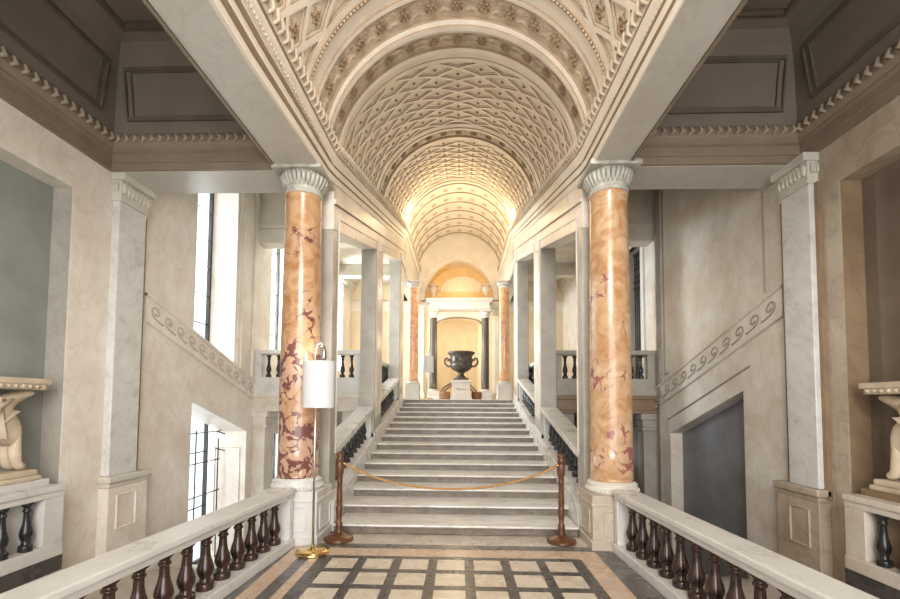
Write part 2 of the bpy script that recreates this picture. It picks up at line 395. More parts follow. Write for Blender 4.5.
# running scroll bands -----------------------------------------------------------
def scroll_pts(n=22):
    """one unit of a running dog wave in a 1x1 box"""
    pts = []
    for i in range(n):
        a = i/(n-1)
        th = -PI*.5+a*PI*2.35; r = .34*(1-a*.72)
        pts.append((.52+math.cos(th)*r, .50+math.sin(th)*r))
    return [(0,.12),(.22,.12)]+pts
for s in (-1,1):
    W = WALL[s]; b = MB(); bt = BT[s]; ya, yb = 5.30 if s>0 else 5.62, YR
    h = .36; xw = s*W
    b.prism_x([(ya,bt(ya)-h),(yb,bt(yb)-h),(yb,bt(yb)),(ya,bt(ya))], xw, xw-s*.03)
    for dz,p,tk in ((0,.06,.035),(-h,.05,.03)):
        b.prism_x([(ya,bt(ya)+dz-tk),(yb,bt(yb)+dz-tk),(yb,bt(yb)+dz),(ya,bt(ya)+dz)], xw, xw-s*p)
    n = 11; u = (yb-ya-.1)/n
    for i in range(n):
        pp = []
        for (q,r) in scroll_pts():
            y = ya+.05+(i+(q if s>0 else 1-q))*u; 
            if s>0: y = yb-.05-(i+q)*u
            pp.append((xw-s*.034, y, bt(y)-h+.05+r*(h-.1)))
        b.tube(pp, .012, 5, m=1, up=(1,0,0))
    struct(b, 'trim_scroll_'+SIDE[s], ['wall_left' if s<0 else 'wall','scroll_left' if s<0 else 'scroll_right'])
# panel mouldings on the right wall
t = MB(); W = WALL[1]
bt = BT[1]
t.tube([(W-.005,5.62,4.4),(W-.005,5.62,bt(5.62)+.1)], .014, 4, sm=False)
t.tube([(W-.005,8.36,5.8),(W-.005,8.36,bt(8.36)+.12),(W-.005,8.22,bt(8.22)+.12),], .016, 4, sm=False)
t.prism_x([(8.5,-2),(8.6,-2),(8.6,6.3),(8.5,6.3)], W, W-.05)
t.tube([(W-.003,8.05,1.42),(W-.003,5.95,1.42+.345*2.1)], .018, 4, sm=False)
t.tube([(W-.003,8.05,1.42),(W-.003,8.3,1.33),(W-.003,8.3,1.1)], .014, 4, sm=False)
struct(t, 'trim_3', 'scroll_right')

# wall pilasters -------------------------------------------------------------------
PILY = {-1:(5.02,5.46), 1:(4.76,5.17)}
for s in (-1,1):
    W = WALL[s]; a_, b_ = PILY[s]; xw = s*W
    th = thing('pilaster', ('pale grey marble pilaster on the wall beside the bright tall window' if s<0 else
               'marble pilaster with brown edges on the wall with the slate coloured recess'), 'pilaster', (xw, (a_+b_)/2, 0), 0, 'pilasters carrying the cross beams')
    def L(y0_,y1_,z0_,z1_,p,mb): mb.box(0, -s*p, y0_-(a_+b_)/2, y1_-(a_+b_)/2, z0_, z1_)
    m = MB(); L(a_,b_,.72,4.06,.10,m); m.build('shaft','pil',th,bevel=.008)
    m = MB(); L(a_-.05 if s>0 else a_+.1,b_+.09,.62,4.06,.045,m); m.build('backing_strip','jamb',th)
    m = MB(); L(a_-.05,b_+.20,.64,.72,.16,m); L(a_-.03,b_+.17,.58,.64,.13,m); m.build('base_moulding','cornice' if s<0 else 'wall_brown',th,bevel=.015)
    m = MB(); L(a_-.03,b_+.17,-.3,.58,.13,m)
    cy = (a_+b_)/2
    x_ = -s*.13
    m.tube([(x_,a_-cy+.1,.08),(x_,b_-cy-.04,.08),(x_,b_-cy-.04,.48),(x_,a_-cy+.1,.48)], .02, 4, closed=True, up=(1,0,0), sm=False)
    m.build('pedestal','wall_left' if s<0 else 'wall_brown',th,bevel=.008)
    m = MB(); L(a_-.01,b_+.01,4.06,4.10,.12,m); L(a_-.01,b_+.02,4.10,4.31,.115,m); L(a_-.03,b_+.06,4.31,4.40,.17,m)
    n = 7
    for i in range(n):
        y = a_-cy+(i+.5)*(b_-a_)/n
        m.ell((-s*.125,y,4.22),.03,.035,.07)
        if i<n-1: m.ell((-s*.125,y+.5*(b_-a_)/n,4.26),.02,.015,.05)
    for k in (0.02,.05,.08): m.ell((-s*k, a_-cy-.03, 4.22), .014,.02,.06)
    m.build('capital','cornice',th,bevel=.006)

# ------------------------------------------------------------------ sweeps for the bays' entablature and cove
def sweep(mb, prof, path, m=0):
    """prof = [(inward offset, z)], path = list of (x,y); offset goes to the left of travel; mitred corners"""
    n = len(path); rows = []
    for k in range(n):
        p = Vector(path[k])
        d0 = (Vector(path[k])-Vector(path[k-1])).normalized() if k>0 else None
        d1 = (Vector(path[k+1])-Vector(path[k])).normalized() if k<n-1 else None
        if d0 is None: d0 = d1
        if d1 is None: d1 = d0
        n0 = Vector((-d0.y,d0.x)); n1 = Vector((-d1.y,d1.x)); q = (n0+n1); q = q/ max(.2,q.dot(n0)) 
        rows.append([(p.x+q.x*o, p.y+q.y*o, z) for o,z in prof])
    for k in range(n-1):
        for i in range(len(prof)-1):
            mm = m[i] if isinstance(m,(list,tuple)) else m
            mb.quad([rows[k][i],rows[k+1][i],rows[k+1][i+1],rows[k][i+1]], mm)
YBM = 4.98
BO = {-1: 2.14, 1: 1.99}      # outer edge of the main beams
for s in (-1,1):
    W = WALL[s]; side = SIDE[s]
    path = [(s*W,-3),(s*W,YBM),(s*BO[s],YBM),(s*BO[s],-3)]
    if s < 0: path = path[::-1]
    prof = [(0,4.395),(.035,4.395),(.035,4.48),(.05,4.485),(.05,4.585),(.085,4.60),(.085,4.625),(.12,4.66),(.13,4.68),(.13,4.77),(.10,4.80)]
    e = MB(); sweep(e, prof, path, 0)
    # leaf and dart enrichment
    def row(p0,p1,z,sp,axis):
        L_ = (Vector(p1)-Vector(p0)).length; n = int(L_/sp)
        for i in range(n):
            q = Vector(p0).lerp(Vector(p1),(i+.5)/n)
            rx, ry = (.028,.036) if axis=='y' else (.036,.028)
            dd = (.022,0) if axis=='x' else (0,.022); nn = (0,-.01) if axis=='x' else (-s*.01,0)
            e.tube([(q.x-dd[0],q.y-dd[1],z-.048),(q.x+dd[0]+nn[0],q.y+dd[1]+nn[1],z-.005),(q.x-dd[0]*.6+nn[0]*2,q.y-dd[1]*.6+nn[1]*2,z+.045)],.02,5,m=1,rad=[.012,.03,.014],up=(0,1,0) if axis=='x' else (1,0,0))
            q2 = Vector(p0).lerp(Vector(p1),(i+1)/n); e.ell((q2.x,q2.y,z+.01), rx*.7, ry*.4, .04, 0, 5, 3)
    row((s*(W-.13),-1),(s*(W-.13),YBM-.13),4.725,.10,'y')
    row((s*(W-.13),YBM-.13),(s*BO[s],YBM-.13),4.725,.10,'x')
    struct(e, 'trim_cornice_'+side, ['cornice_dark','bay_leaf'])
    c = MB(); cprof = [(.10,4.80),(.12,4.88),(.14,5.05),(.17,5.30),(.21,5.48),(.27,5.62),(.36,5.72),(.46,5.75)]
    sweep(c, cprof, path, 0)
    c.quad([(s*(W-.46),-3,5.75),(s*(W-.46),YBM-.46,5.75),(s*(BO[s]+.46),YBM-.46,5.75),(s*(BO[s]+.46),-3,5.75)], 0)
    # moulded panel frames
    def frame3(pts, up):
        c.tube(pts, .032, 4, m=1, closed=True, up=up, sm=False, start=PI/4)
        ctr = sum((Vector(p) for p in pts), Vector())/len(pts)
        c.tube([Vector(p)+(ctr-Vector(p)).normalized()*.075 for p in pts], .02, 4, m=1, closed=True, up=up, sm=False, start=PI/4)
    # cross beam side (normal -y)
    frame3([(s*(W-.30),YBM-.135,4.95),(s*2.35,YBM-.135,4.95),(s*2.35,YBM-.215,5.50),(s*(W-.30),YBM-.215,5.50)], (0,1,.1))
    for k in range(2):
        ya_, yb_ = (1.35,4.62) if k==0 else (-2.5,1.0)
        frame3([(s*(W-.135),ya_,4.95),(s*(W-.135),yb_,4.95),(s*(W-.215),yb_,5.50),(s*(W-.215),ya_,5.50)], (1,0,.1))
        frame3([(s*(W-.52),ya_,5.745),(s*(W-.52),YBM-.52 if k==0 else yb_,5.745),(s*2.6,YBM-.52 if k==0 else yb_,5.745),(s*2.6,ya_,5.745)], (0,0,1))
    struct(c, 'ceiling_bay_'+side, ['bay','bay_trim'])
    # cross beam between column and pilaster
    b = MB(); b.box(s*1.95, s*W, YBM, 5.52, 4.39, 6.6); struct(b, 'beam_'+side, 'soffit')
    # ceilings of the stairwell and gallery
    b = MB(); b.box(s*1.85, s*(W+.9), 5.5, YB, 6.3, 6.6, 0)
    for y in (7.0,): b.box(s*1.9, s*W, y, y+.12, 6.2, 6.3, 0)
    for y in (11.6,14.2): b.box(s*1.9, s*W, y, y+.3, 5.9, 6.3, 0)
    struct(b, 'ceiling_gallery_'+side, 'cornice')
    b = MB(); b.box(s*1.9, s*W, YR, 9.1, 4.95, 6.3, 0); b.box(s*1.9, s*W, YR-.06, 9.16, 5.25, 5.33, 0)
    struct(b, 'beam_gallery_'+side, 'cornice', bevel=.01)
    b = MB(); b.box(s*(W-.12), s*W, 9.1, YB, 5.95, 6.1); b.box(s*(W-.2), s*W, 9.1, YB, 6.1, 6.3)
    struct(b, 'trim_gallery_'+side, 'cornice')

# ------------------------------------------------------------------ MAIN ENTABLATURE, ARCADE
def ypts(y0, y1, extra=()):
    ys = [y0]+[y for y in (YK,YE) if y0 < y < y1]+[y1]
    return ys
for s in (-1,1):
    side = SIDE[s]
    b = MB(); b.faces([(s*x,y,z) for z in (4.405,6.6) for (x,y) in ((1.72 if s<0 else 1.6,-3),(1.72 if s<0 else 1.6,3.4),(1.6,5.42),(BO[s],5.42),(BO[s],-3))],
            [(0,1,2,3,4),(5,6,7,8,9),(0,1,6,5),(1,2,7,6),(2,3,8,7),(3,4,9,8),(4,0,5,9)]); struct(b, 'beam_main_'+side, 'soffit')
    # moulded cornice following the rake of the vault; profile in (inward, z above springing line)
    prof = [(1.60,0),(1.585,.0),(1.585,.085),(1.59,.09),(1.565,.10),(1.565,.185),(1.57,.19),(1.548,.20),(1.548,.225),(1.553,.23),(1.525,.28),(1.52,.30),(1.52,.315),(1.528,.32),(1.512,.33),(1.495,.48),(1.54,.50),(1.62,.505)]
    c = MB()
    FL = ()
    def run(pf, y0, y1):
        ys = ypts(y0,y1)
        for a_,b_ in zip(ys,ys[1:]):
            for (p0,z0),(p1,z1) in zip(pf,pf[1:]):
                mi = 2 if z1-z0 in FL or abs(z1-z0) <= .0101 and z1>z0 else 0  # fillet faces coloured darker to draw in shadow lines
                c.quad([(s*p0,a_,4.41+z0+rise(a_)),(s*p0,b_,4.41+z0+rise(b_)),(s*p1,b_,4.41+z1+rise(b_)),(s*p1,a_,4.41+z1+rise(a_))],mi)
    profn = [(1.505+(q-1.505)*2.26,z) for q,z in prof] if s<0 else prof
    run(profn, -3, 3.4)
    for i in range(8):                                     # the moulding draws in towards the column
        ya_, yb_ = 3.4+i*.25, 3.4+(i+1)*.25
        ka, kb = [(1+((2.26 if s<0 else 1)-1)*(1-q/8)) for q in (i,i+1)]
        for (p0,z0),(p1,z1) in zip(prof,prof[1:]):
            F = lambda p,k: s*(1.505+(p-1.505)*k)
            mi = 2 if abs(z1-z0) <= .0101 and z1>z0 else 0  # same painted shadow lines on the narrow fillets
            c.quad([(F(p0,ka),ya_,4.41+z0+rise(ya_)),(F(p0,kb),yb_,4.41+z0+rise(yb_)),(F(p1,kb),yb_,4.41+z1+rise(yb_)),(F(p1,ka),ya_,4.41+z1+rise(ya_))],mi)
    run(prof, 5.4, YB)
    y = -.6
    while y < YB:
        c.tube([(s*1.507,y-.022,4.41+.335+rise(y)),(s*1.488,y+.022,4.41+.40+rise(y)),(s*1.482,y-.012,4.41+.47+rise(y))],.02,5,m=1,rad=[.012,.026,.014],up=(1,0,0))
        c.ell((s*1.497, y+.055, 4.41+.41+rise(y+.05)), .012, .012, .055, 1, 5, 3)
        y += .1
    y = -.6
    while y < 5.3:
        c.ell((s*1.557, y, 4.41+.212+rise(y)), .014, .02, .016, 1, 5, 3); y += .05
    struct(c, 'trim_vault_cornice_'+side, ['plaster','leaf','stucco_shade'])
    # arcade wall above the openings
    zl = lambda y: 3.95+SL*(y-5.75)
    w = MB()
    ys = [5.42,YE]
    w.prism_x([(5.46,zl(5.46)+.0),(12.4,zl(12.4)),(12.4,4.41+rise(12.4)+.4),(YK+.17,4.41+rise(YK+.17)+.4)], s*1.6, s*1.9)
    # frame lines round the openings
    for (a_,b_) in ((5.75,8.3),(9.0,11.65)):
        z1 = nosing(a_)+.75; z2 = nosing(b_)+.75
        w.tube([(s*1.598,a_-.06,z1),(s*1.598,a_-.06,zl(a_-.06)+.16),(s*1.598,b_+.06,zl(b_+.06)+.16),(s*1.598,b_+.06,z2)], .016, 4, m=0, up=(1,0,0), sm=False)
    w.prism_x([(5.46,zl(5.46)+.34),(12.4,zl(12.4)+.34),(12.4,zl(12.4)+.40),(5.46,zl(5.46)+.40)], s*1.575, s*1.6)
    w.prism_x([(5.46,zl(5.46)+.325),(12.4,zl(12.4)+.325),(12.4,zl(12.4)+.34),(5.46,zl(5.46)+.34)], s*1.592, s*1.6, 1)  # dark strip coloured as a shadow groove under the moulding
    struct(w, 'wall_arcade_'+side, ['wall','stucco_shade'])
    # piers of the arcade: each stands on the flight
    info = [(5.46,5.75,'first'),(8.3,9.0,'second'),(11.65,12.4,'third')]
    lab = {(-1,0):'square marble pier directly behind the dark-veined red column',(1,0):'square marble pier directly behind the plain orange column',
           (-1,1):'pale lit square pier between the two stair openings on the window side',(1,1):'grey square pier between the two stair openings on the side without windows',
           (-1,2):'square pier at the stair head on the bright window side',(1,2):'square pier at the stair head on the shaded side'}
    for k,(a_,b_,_) in enumerate(info):
        th = thing('square_pier', lab[(s,k)], 'pier', (s*1.75, a_, nosing(a_)-.35), 0, 'piers of the stair arcade')
        zb = nosing(a_)-.35
        m = MB(); m.prism_x([(0,0),(b_-a_,nosing(b_)-zb-.2),(b_-a_,zl(b_)-zb),(0,zl(a_)-zb)], -.15, .15)
        m.build('shaft','pier',th,bevel=.01)
        m = MB(); m.prism_x([(-.0,.0),(b_-a_,nosing(b_)-zb-.2),(b_-a_,nosing(b_)-zb+.28),(.0,.63)], -.165, .165)
        m.build('plinth','rail',th,bevel=.012)
        if k>0:
            m = MB(); m.prism_x([(.1,.9),(b_-a_-.1,nosing(b_)-zb+.5),(b_-a_-.1,zl(b_)-zb-.05),(.1,zl(a_)-zb-.05)], -s*.15, -s*.165)
            m.build('face_panel','wall',th,bevel=.005)
        if k==2:
            m = MB(); m.box(-.19,.19,-.04,b_-a_+.04,zl(12.0)-zb-.12,zl(12.4)-zb+.02); 
            for i in range(5): m.ell((-s*.19, (i+.5)*(b_-a_)/5, zl(12.0)-zb-.08), .03,.05,.06)
            m.build('capital','cornice',th,bevel=.01)

# ------------------------------------------------------------------ VAULT
PH0 = math.radians(7)
def vp(ph, y, r): return (-r*math.cos(ph), y, zc(y)+r*math.sin(ph))
def vault_strip(mb, prof, mats=None, n=40):
    for k in range(len(prof)-1):
        (ya,ra),(yb,rb) = prof[k],prof[k+1]
        for i in range(n):
            p0 = PH0+(PI-2*PH0)*i/n; p1 = PH0+(PI-2*PH0)*(i+1)/n
            mb.quad([vp(p0,ya,ra),vp(p1,ya,ra),vp(p1,yb,rb),vp(p0,yb,rb)], mats[k] if mats else 0)
def flower(mb, ph, y, rr, size, h, m, petals=8):
    """a stucco rosette standing off the vault towards the middle"""
    c = Vector(vp(ph,y,rr)); n = (Vector(vp(ph,y,rr-.1))-c).normalized()
    t = (Vector(vp(ph+.01,y,rr))-c).normalized(); u = n.cross(t)
    P = []; F = []; k = petals*2
    for i in range(k):
        a = 2*PI*i/k; r = size*(1 if i%2==0 else .6)
        P.append(c+t*math.cos(a)*r+u*math.sin(a)*r)
    for i in range(k):
        a = 2*PI*i/k; r = size*(.62 if i%2==0 else .45)
        P.append(c+t*math.cos(a)*r+u*math.sin(a)*r+n*h)
    for i in range(k):
        a = 2*PI*i/k; P.append(c+t*math.cos(a)*size*.3+u*math.sin(a)*size*.3+n*h*.55)
    P.append(c+n*h*1.25)
    for i in range(k):
        j = (i+1)%k
        F += [(i,j,k+j,k+i),(k+i,k+j,2*k+j,2*k+i),(2*k+i,2*k+j,3*k)]
    mb.faces(P,F,m,False)
def leaf(mb, ph, y, rr, lp, ly, h, m):
    m = 4
    c = Vector(vp(ph,y,rr)); n = (Vector(vp(ph,y,rr-.1))-c).normalized()
    a = Vector(vp(ph-lp,y,rr)); b = Vector(vp(ph+lp,y,rr)); d = Vector(vp(ph,y-ly,rr)); e = Vector(vp(ph,y+ly,rr)); top = c+n*h
    mb.faces([a,d,b,e,top],[(0,1,4),(1,2,4),(2,3,4),(3,0,4)],m,False)
def clip(poly, ax, lim, keep_less):
    out = []
    for i in range(len(poly)):
        p, q = poly[i], poly[(i+1)%len(poly)]
        ip = (p[ax] <= lim+1e-9) if keep_less else (p[ax] >= lim-1e-9)
        iq = (q[ax] <= lim+1e-9) if keep_less else (q[ax] >= lim-1e-9)
        if ip: out.append(p)
        if ip != iq:
            t_ = (lim-p[ax])/(q[ax]-p[ax]); out.append(tuple(p[k]+(q[k]-p[k])*t_ for k in (0,1)))
    return out
def coffers(mb, y0, y1, nrow, ncol, depth, shrink=.80, big=False):
    a = (PI-2*PH0)/ncol; b = (y1-y0)/nrow
    for j in range(0, 2*nrow+1):
        yv = y0+j*b/2
        for i in range(-1, ncol+1):
            u = PH0+(i+.5*(j%2)+.5)*a
            poly = [(u-a/2,yv),(u,yv-b/2),(u+a/2,yv),(u,yv+b/2)]
            for ax,lim,kl in ((0,PH0,False),(0,PI-PH0,True),(1,y0,False),(1,y1,True)):
                poly = clip(poly,ax,lim,kl)
                if len(poly) < 3: break
            if len(poly) < 3: continue
            q = []
            for p in poly:
                if not q or abs(p[0]-q[-1][0])+abs(p[1]-q[-1][1]) > 1e-6: q.append(p)
            poly = q
            if len(poly) < 3: continue
            cx = sum(p[0] for p in poly)/len(poly); cy = sum(p[1] for p in poly)/len(poly)
            sub = []
            for k in range(len(poly)):                 # extra points so the ribs bend with the vault
                p, r_ = poly[k], poly[(k+1)%len(poly)]
                for t_ in (0,.25,.5,.75): sub.append((p[0]+(r_[0]-p[0])*t_, p[1]+(r_[1]-p[1])*t_))
            poly = sub; n = len(poly)
            def ring(f, r): return [vp(cx+(p[0]-cx)*f, cy+(p[1]-cy)*f, r) for p in poly]
            rings = [(1.0,RV),(shrink,RV),(shrink-.015,RV+depth*.65),(shrink-.16,RV+depth*.65),(shrink-.175,RV+depth)]
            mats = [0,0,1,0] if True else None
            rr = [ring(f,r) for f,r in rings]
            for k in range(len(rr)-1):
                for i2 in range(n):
                    i3 = (i2+1)%n; mb.quad([rr[k][i2],rr[k][i3],rr[k+1][i3],rr[k+1][i2]], (0,2,0,2)[k])  # recess walls take the painted shadow-line colour
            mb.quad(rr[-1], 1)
            if len(poly) == 16 and abs(cx-u) < 1e-4 and abs(cy-yv) < 1e-4:
                flower(mb, u, yv, RV+depth, min(a*RV,b)*(.085 if not big else .24), .02 if not big else .03, 3 if big else 2, 6)
VM = ['plaster','ground','stucco_shade','stucco_gold','frieze','pale_rose']
v = MB(); coffers(v, -2.3, 4.3, 17, 7, .03, .80, True); struct(v, 'ceiling_1', VM)
v = MB()
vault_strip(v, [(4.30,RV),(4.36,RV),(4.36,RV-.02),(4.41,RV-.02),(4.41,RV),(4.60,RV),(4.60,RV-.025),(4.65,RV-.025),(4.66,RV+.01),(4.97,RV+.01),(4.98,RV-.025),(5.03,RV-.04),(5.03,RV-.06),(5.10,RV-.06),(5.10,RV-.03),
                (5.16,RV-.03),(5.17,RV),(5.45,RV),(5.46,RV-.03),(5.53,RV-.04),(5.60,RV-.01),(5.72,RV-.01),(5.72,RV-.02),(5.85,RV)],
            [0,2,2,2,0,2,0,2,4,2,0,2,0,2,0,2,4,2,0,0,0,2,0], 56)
for i in range(90):                                    # small beading along the first rim
    leaf(v, PH0+(PI-2*PH0)*(i+.5)/90, 4.385, RV-.02, .012, .02, .015, 0)
for k in range(15):
    ph = PH0+(PI-2*PH0)*(k+.5)/15
    flower(v, ph, 4.815, RV+.008, .095, .028, 3)
    for dq in (-.105,-.075,.075,.105):
        leaf(v, ph+dq, 4.815+(.05 if abs(dq)>.09 else -.06), RV+.009, .028, .035, .014, 0)
        leaf(v, ph+dq, 4.815-(.08 if abs(dq)>.09 else -.07), RV+.009, .02, .03, .012, 1)
    flower(v, ph, 5.31, RV-.002, .078, .026, 3)
    for dq in (-.105,-.07,.07,.105):
        leaf(v, ph+dq, 5.31+(.045 if abs(dq)>.09 else -.055), RV, .026, .032, .013, 0)
        leaf(v, ph+dq, 5.31-(.07 if abs(dq)>.09 else -.06), RV, .02, .028, .011, 1)
struct(v, 'ceiling_2', VM)
v = MB(); coffers(v, 5.85, 8.1, 6, 7, .026, .80); struct(v, 'ceiling_3', VM)
v = MB()
vault_strip(v, [(8.1,RV),(8.1,RV-.03),(8.2,RV-.03),(8.2,RV-.05),(8.28,RV-.05),(8.29,RV-.01),(8.68,RV-.01),(8.69,RV-.05),(8.78,RV-.05),(8.78,RV-.03),(8.95,RV-.03),(8.95,RV)],[0,0,2,0,2,4,2,0,2,0,0],48)
for k in range(15):
    ph = PH0+(PI-2*PH0)*(k+.5)/15; flower(v, ph, 8.485, RV-.012, .085, .028, 3)
    for dq in (-.1,.1): leaf(v, ph+dq, 8.485, RV-.01, .04, .08, .03, 2)
struct(v, 'ceiling_4', VM)
v = MB(); coffers(v, 8.95, 12.1, 8, 7, .026, .80); struct(v, 'ceiling_5', VM)
v = MB()
vault_strip(v, [(12.1,RV),(12.1,RV-.03),(12.2,RV-.03),(12.2,RV-.06),(12.3,RV-.06),(12.3,RV-.02),(12.6,RV-.02),(12.6,RV-.06),(12.7,RV-.06),(12.7,RV)],[0,0,2,0,2,0,2,0,0],48)
# rear bay: small rosettes between broad ribs
nb = 6
for j in range(nb):
    ya_ = 12.7+j*.63
    vault_strip(v, [(ya_,RV),(ya_,RV-.015),(ya_+.10,RV-.015),(ya_+.10,RV+.02),(ya_+.53,RV+.02),(ya_+.53,RV-.015),(ya_+.63,RV-.015),(ya_+.63,RV)],[0,0,2,0,2,0,0],40)
    for k in range(11):
        ph = PH0+(PI-2*PH0)*(k+.5)/11; flower(v, ph, ya_+.315, RV+.018, .10, .03, 5)
struct(v, 'ceiling_6', VM)
roof = MB(); roof.box(-2.2, 2.2, -3.2, 19, 8.5, 8.7); 
for s in (-1,1): roof.box(s*1.9, s*2.1, -3.2, 19, 6.5, 8.6)
struct(roof, 'roof', 'cornice')

# ------------------------------------------------------------------ REAR WALL with portal alcove and lunette
w = MB()
def arch(cx, cz, rx, rz, n, a0=0, a1=PI): return [(cx+rx*math.cos(a0+(a1-a0)*i/n), cz+rz*math.sin(a0+(a1-a0)*i/n)) for i in range(n+1)]
# lower wall beside the alcove opening and the segmental arch over it
for s in (-1,1): w.box(s*.86, s*5.2, YB, YB+.35, 1.3, 5.2, 0)
n = 16; ar = arch(0,4.72,.86,.24,n)
for i in range(n):
    (xa,za),(xb,zb) = ar[i],ar[i+1]
    w.prism_y([(xa,za),(xb,zb),(xb,5.2),(xa,5.2)], YB, YB+.35, 3)
w.box(-5.2, 5.2, YB, YB+.35, 5.2, 5.62, 3)
# lunette: wall ring between the recess arch and the vault
ni = 24; inn = arch(0,5.62,1.36,1.60,ni); outr = arch(0,5.62,2.4,3.0,ni)
for i in range(ni):
    w.prism_y([inn[i],outr[i],outr[i+1],inn[i+1]], YB, YB+.35, 3)
for s in (-1,1): w.box(s*1.9, s*5.2, YB, YB+.35, 5.6, 6.6, 0)
w.box(-1.6, 1.6, YB+.9, YB+1.0, 5.5, 7.6, 1)
ba = arch(.12,6.2,.85,.60,ni)
for i in range(ni): w.quad([(.12,YB+.895,6.2),(ba[i][0],YB+.895,ba[i][1]),(ba[i+1][0],YB+.895,ba[i+1][1])], 2)
for i in range(ni): w.quad([(inn[i][0],YB+.3,inn[i][1]),(inn[i+1][0],YB+.3,inn[i+1][1]),(inn[i+1][0],YB+.92,inn[i+1][1]),(inn[i][0],YB+.92,inn[i][1])], 1 if i>ni*.55 else 2)
w.box(-1.5,1.5,YB,YB+.95,5.58,5.62,1)
struct(w, 'wall_rear', ['pale_yellow','yellow','pale_yellow','plaster'])
t = MB()
for (rx,rz,rr) in ((1.36,1.60,.03),(1.50,1.76,.02)): t.tube([(x,YB-.01,z) for x,z in arch(0,5.62,rx,rz,28)], rr, 6, up=(0,1,0))
t.tube([(x,YB+.89,z) for x,z in arch(.12,6.2,.85,.60,24)], .025, 6, up=(0,1,0))
t.tube([(x,YB-.01,z) for x,z in arch(0,4.70,.86,.24,20)], .03, 6, m=1, up=(0,1,0))
struct(t, 'trim_4', ['plaster','cornice_dark'])
# alcove behind the dark columns
w = MB(); na = 14
pts = [(.9*math.cos(a),YB+.3+.95*math.sin(a)) for a in [PI*i/na for i in range(na+1)]]
for (xa,ya_),(xb,yb_) in zip(pts,pts[1:]):
    w.quad([(xa,ya_,1.3),(xb,yb_,1.3),(xb,yb_,4.6),(xa,ya_,4.6)],0,True)
    for k in range(5):
        f0, f1 = math.cos(k*PI/10), math.cos((k+1)*PI/10); z0_, z1_ = 4.6+.5*math.sin(k*PI/10), 4.6+.5*math.sin((k+1)*PI/10)
        yc = YB+.3
        w.quad([(xa*f0,yc+(ya_-yc)*f0,z0_),(xb*f0,yc+(yb_-yc)*f0,z0_),(xb*f1,yc+(yb_-yc)*f1,z1_),(xa*f1,yc+(ya_-yc)*f1,z1_)],0,True)
struct(w, 'wall_alcove', ['pale_yellow'])
t = MB()
for rr in (.78,.66): t.tube([(x,YB+.3+.93*math.sqrt(max(0,1-(x/.9)**2))-.02,z) for x,z in arch(0,1.85,rr,rr*.85,26)], .028, 6, up=(0,1,0))
struct(t, 'trim_5', 'cornice_dark')
# pilasters of the rear wall
for s in (-1,1):
    th = thing('rear_pilaster', 'flat pale pilaster on the ochre end wall, outside the '+('dark column near the sheeted lamp' if s<0 else 'dark column farther from the lamp'), 'pilaster', (s*1.50,YB,ZTOP), 0, 'pilasters of the end wall')
    m = MB(); m.box(-.15,.15,-.07,0,.3,3.25); m.build('shaft','plaster',th,bevel=.005)
    m = MB(); m.box(-.19,.19,-.11,0,0,.3); m.build('base','plaster',th,bevel=.01)
    m = MB(); m.box(-.19,.19,-.10,0,3.25,3.34); m.box(-.17,.17,-.09,0,3.34,3.52); m.box(-.2,.2,-.13,0,3.52,3.62); m.build('capital','cornice',th,bevel=.01)

# ------------------------------------------------------------------ BACK of the hall (behind the camera): wall with openings made up for the added fill lights
w = MB()
w.box(-5.2,-3.4,-3.3,-3,-2.2,6.6); w.box(3.4,5.2,-3.3,-3,-2.2,6.6); w.box(-3.4,-1.5,-3.3,-3,4.3,8.6); w.box(1.5,3.4,-3.3,-3,4.3,8.6); w.box(-1.5,1.5,-3.3,-3,4.3,4.7); w.box(-3.4,3.4,-3.3,-3,-2.2,0)
w.box(-2.2,2.2,-3.3,-3,6.2,8.6)
struct(w, 'wall_back', 'wall')

# ------------------------------------------------------------------ MAIN STAIR
st = thing('staircase', 'broad flight of marble steps rising between the arcades to the urn', 'staircase', (0,Y0,0))
for k in range(NST):
    hw = 1.50 if k < 1 else (1.55 if k < 2 else 1.584)
    y = k*TD; z = k*RS
    m = MB()
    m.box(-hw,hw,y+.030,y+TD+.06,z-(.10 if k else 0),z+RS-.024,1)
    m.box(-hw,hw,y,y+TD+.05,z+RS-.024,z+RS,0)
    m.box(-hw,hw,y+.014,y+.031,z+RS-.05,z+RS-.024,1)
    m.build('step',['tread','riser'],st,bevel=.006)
cb = MB()
for s_ in (-1,1): cb.prism_x([(5.42,0),(6.45,0),(6.45,.55),(5.42,.38)], s_*1.515, s_*1.60)
struct(cb, 'trim_stair_curb', 'rail', bevel=.008)

# ------------------------------------------------------------------ baluster meshes
def baluster_mesh(h, r, name, mat):
    p = [(.95,0),(1.0,.01),(1.0,.10),(.93,.125),(.70,.135),(.62,.16),(.62,.19),(.55,.20),(.80,.27),(.93,.33),(.93,.38),(.80,.46),(.60,.55),(.50,.64),(.46,.76),(.47,.80),(.62,.81),(.62,.84),(.50,.85),(.50,.90),(.66,.92),(.86,.955),(.88,1.0)]
    m = MB(); m.lathe([(a*r,b*h) for a,b in p], 20)
    o = m.build(name, mat); me = o.data; bpy.data.objects.remove(o); return me
BAL_F = baluster_mesh(.47,.068,'baluster_front','baluster')
BAL_S = baluster_mesh(.44,.05,'baluster_stair','baluster_dark')
BAL_G = baluster_mesh(.46,.055,'baluster_gallery','baluster_dark')

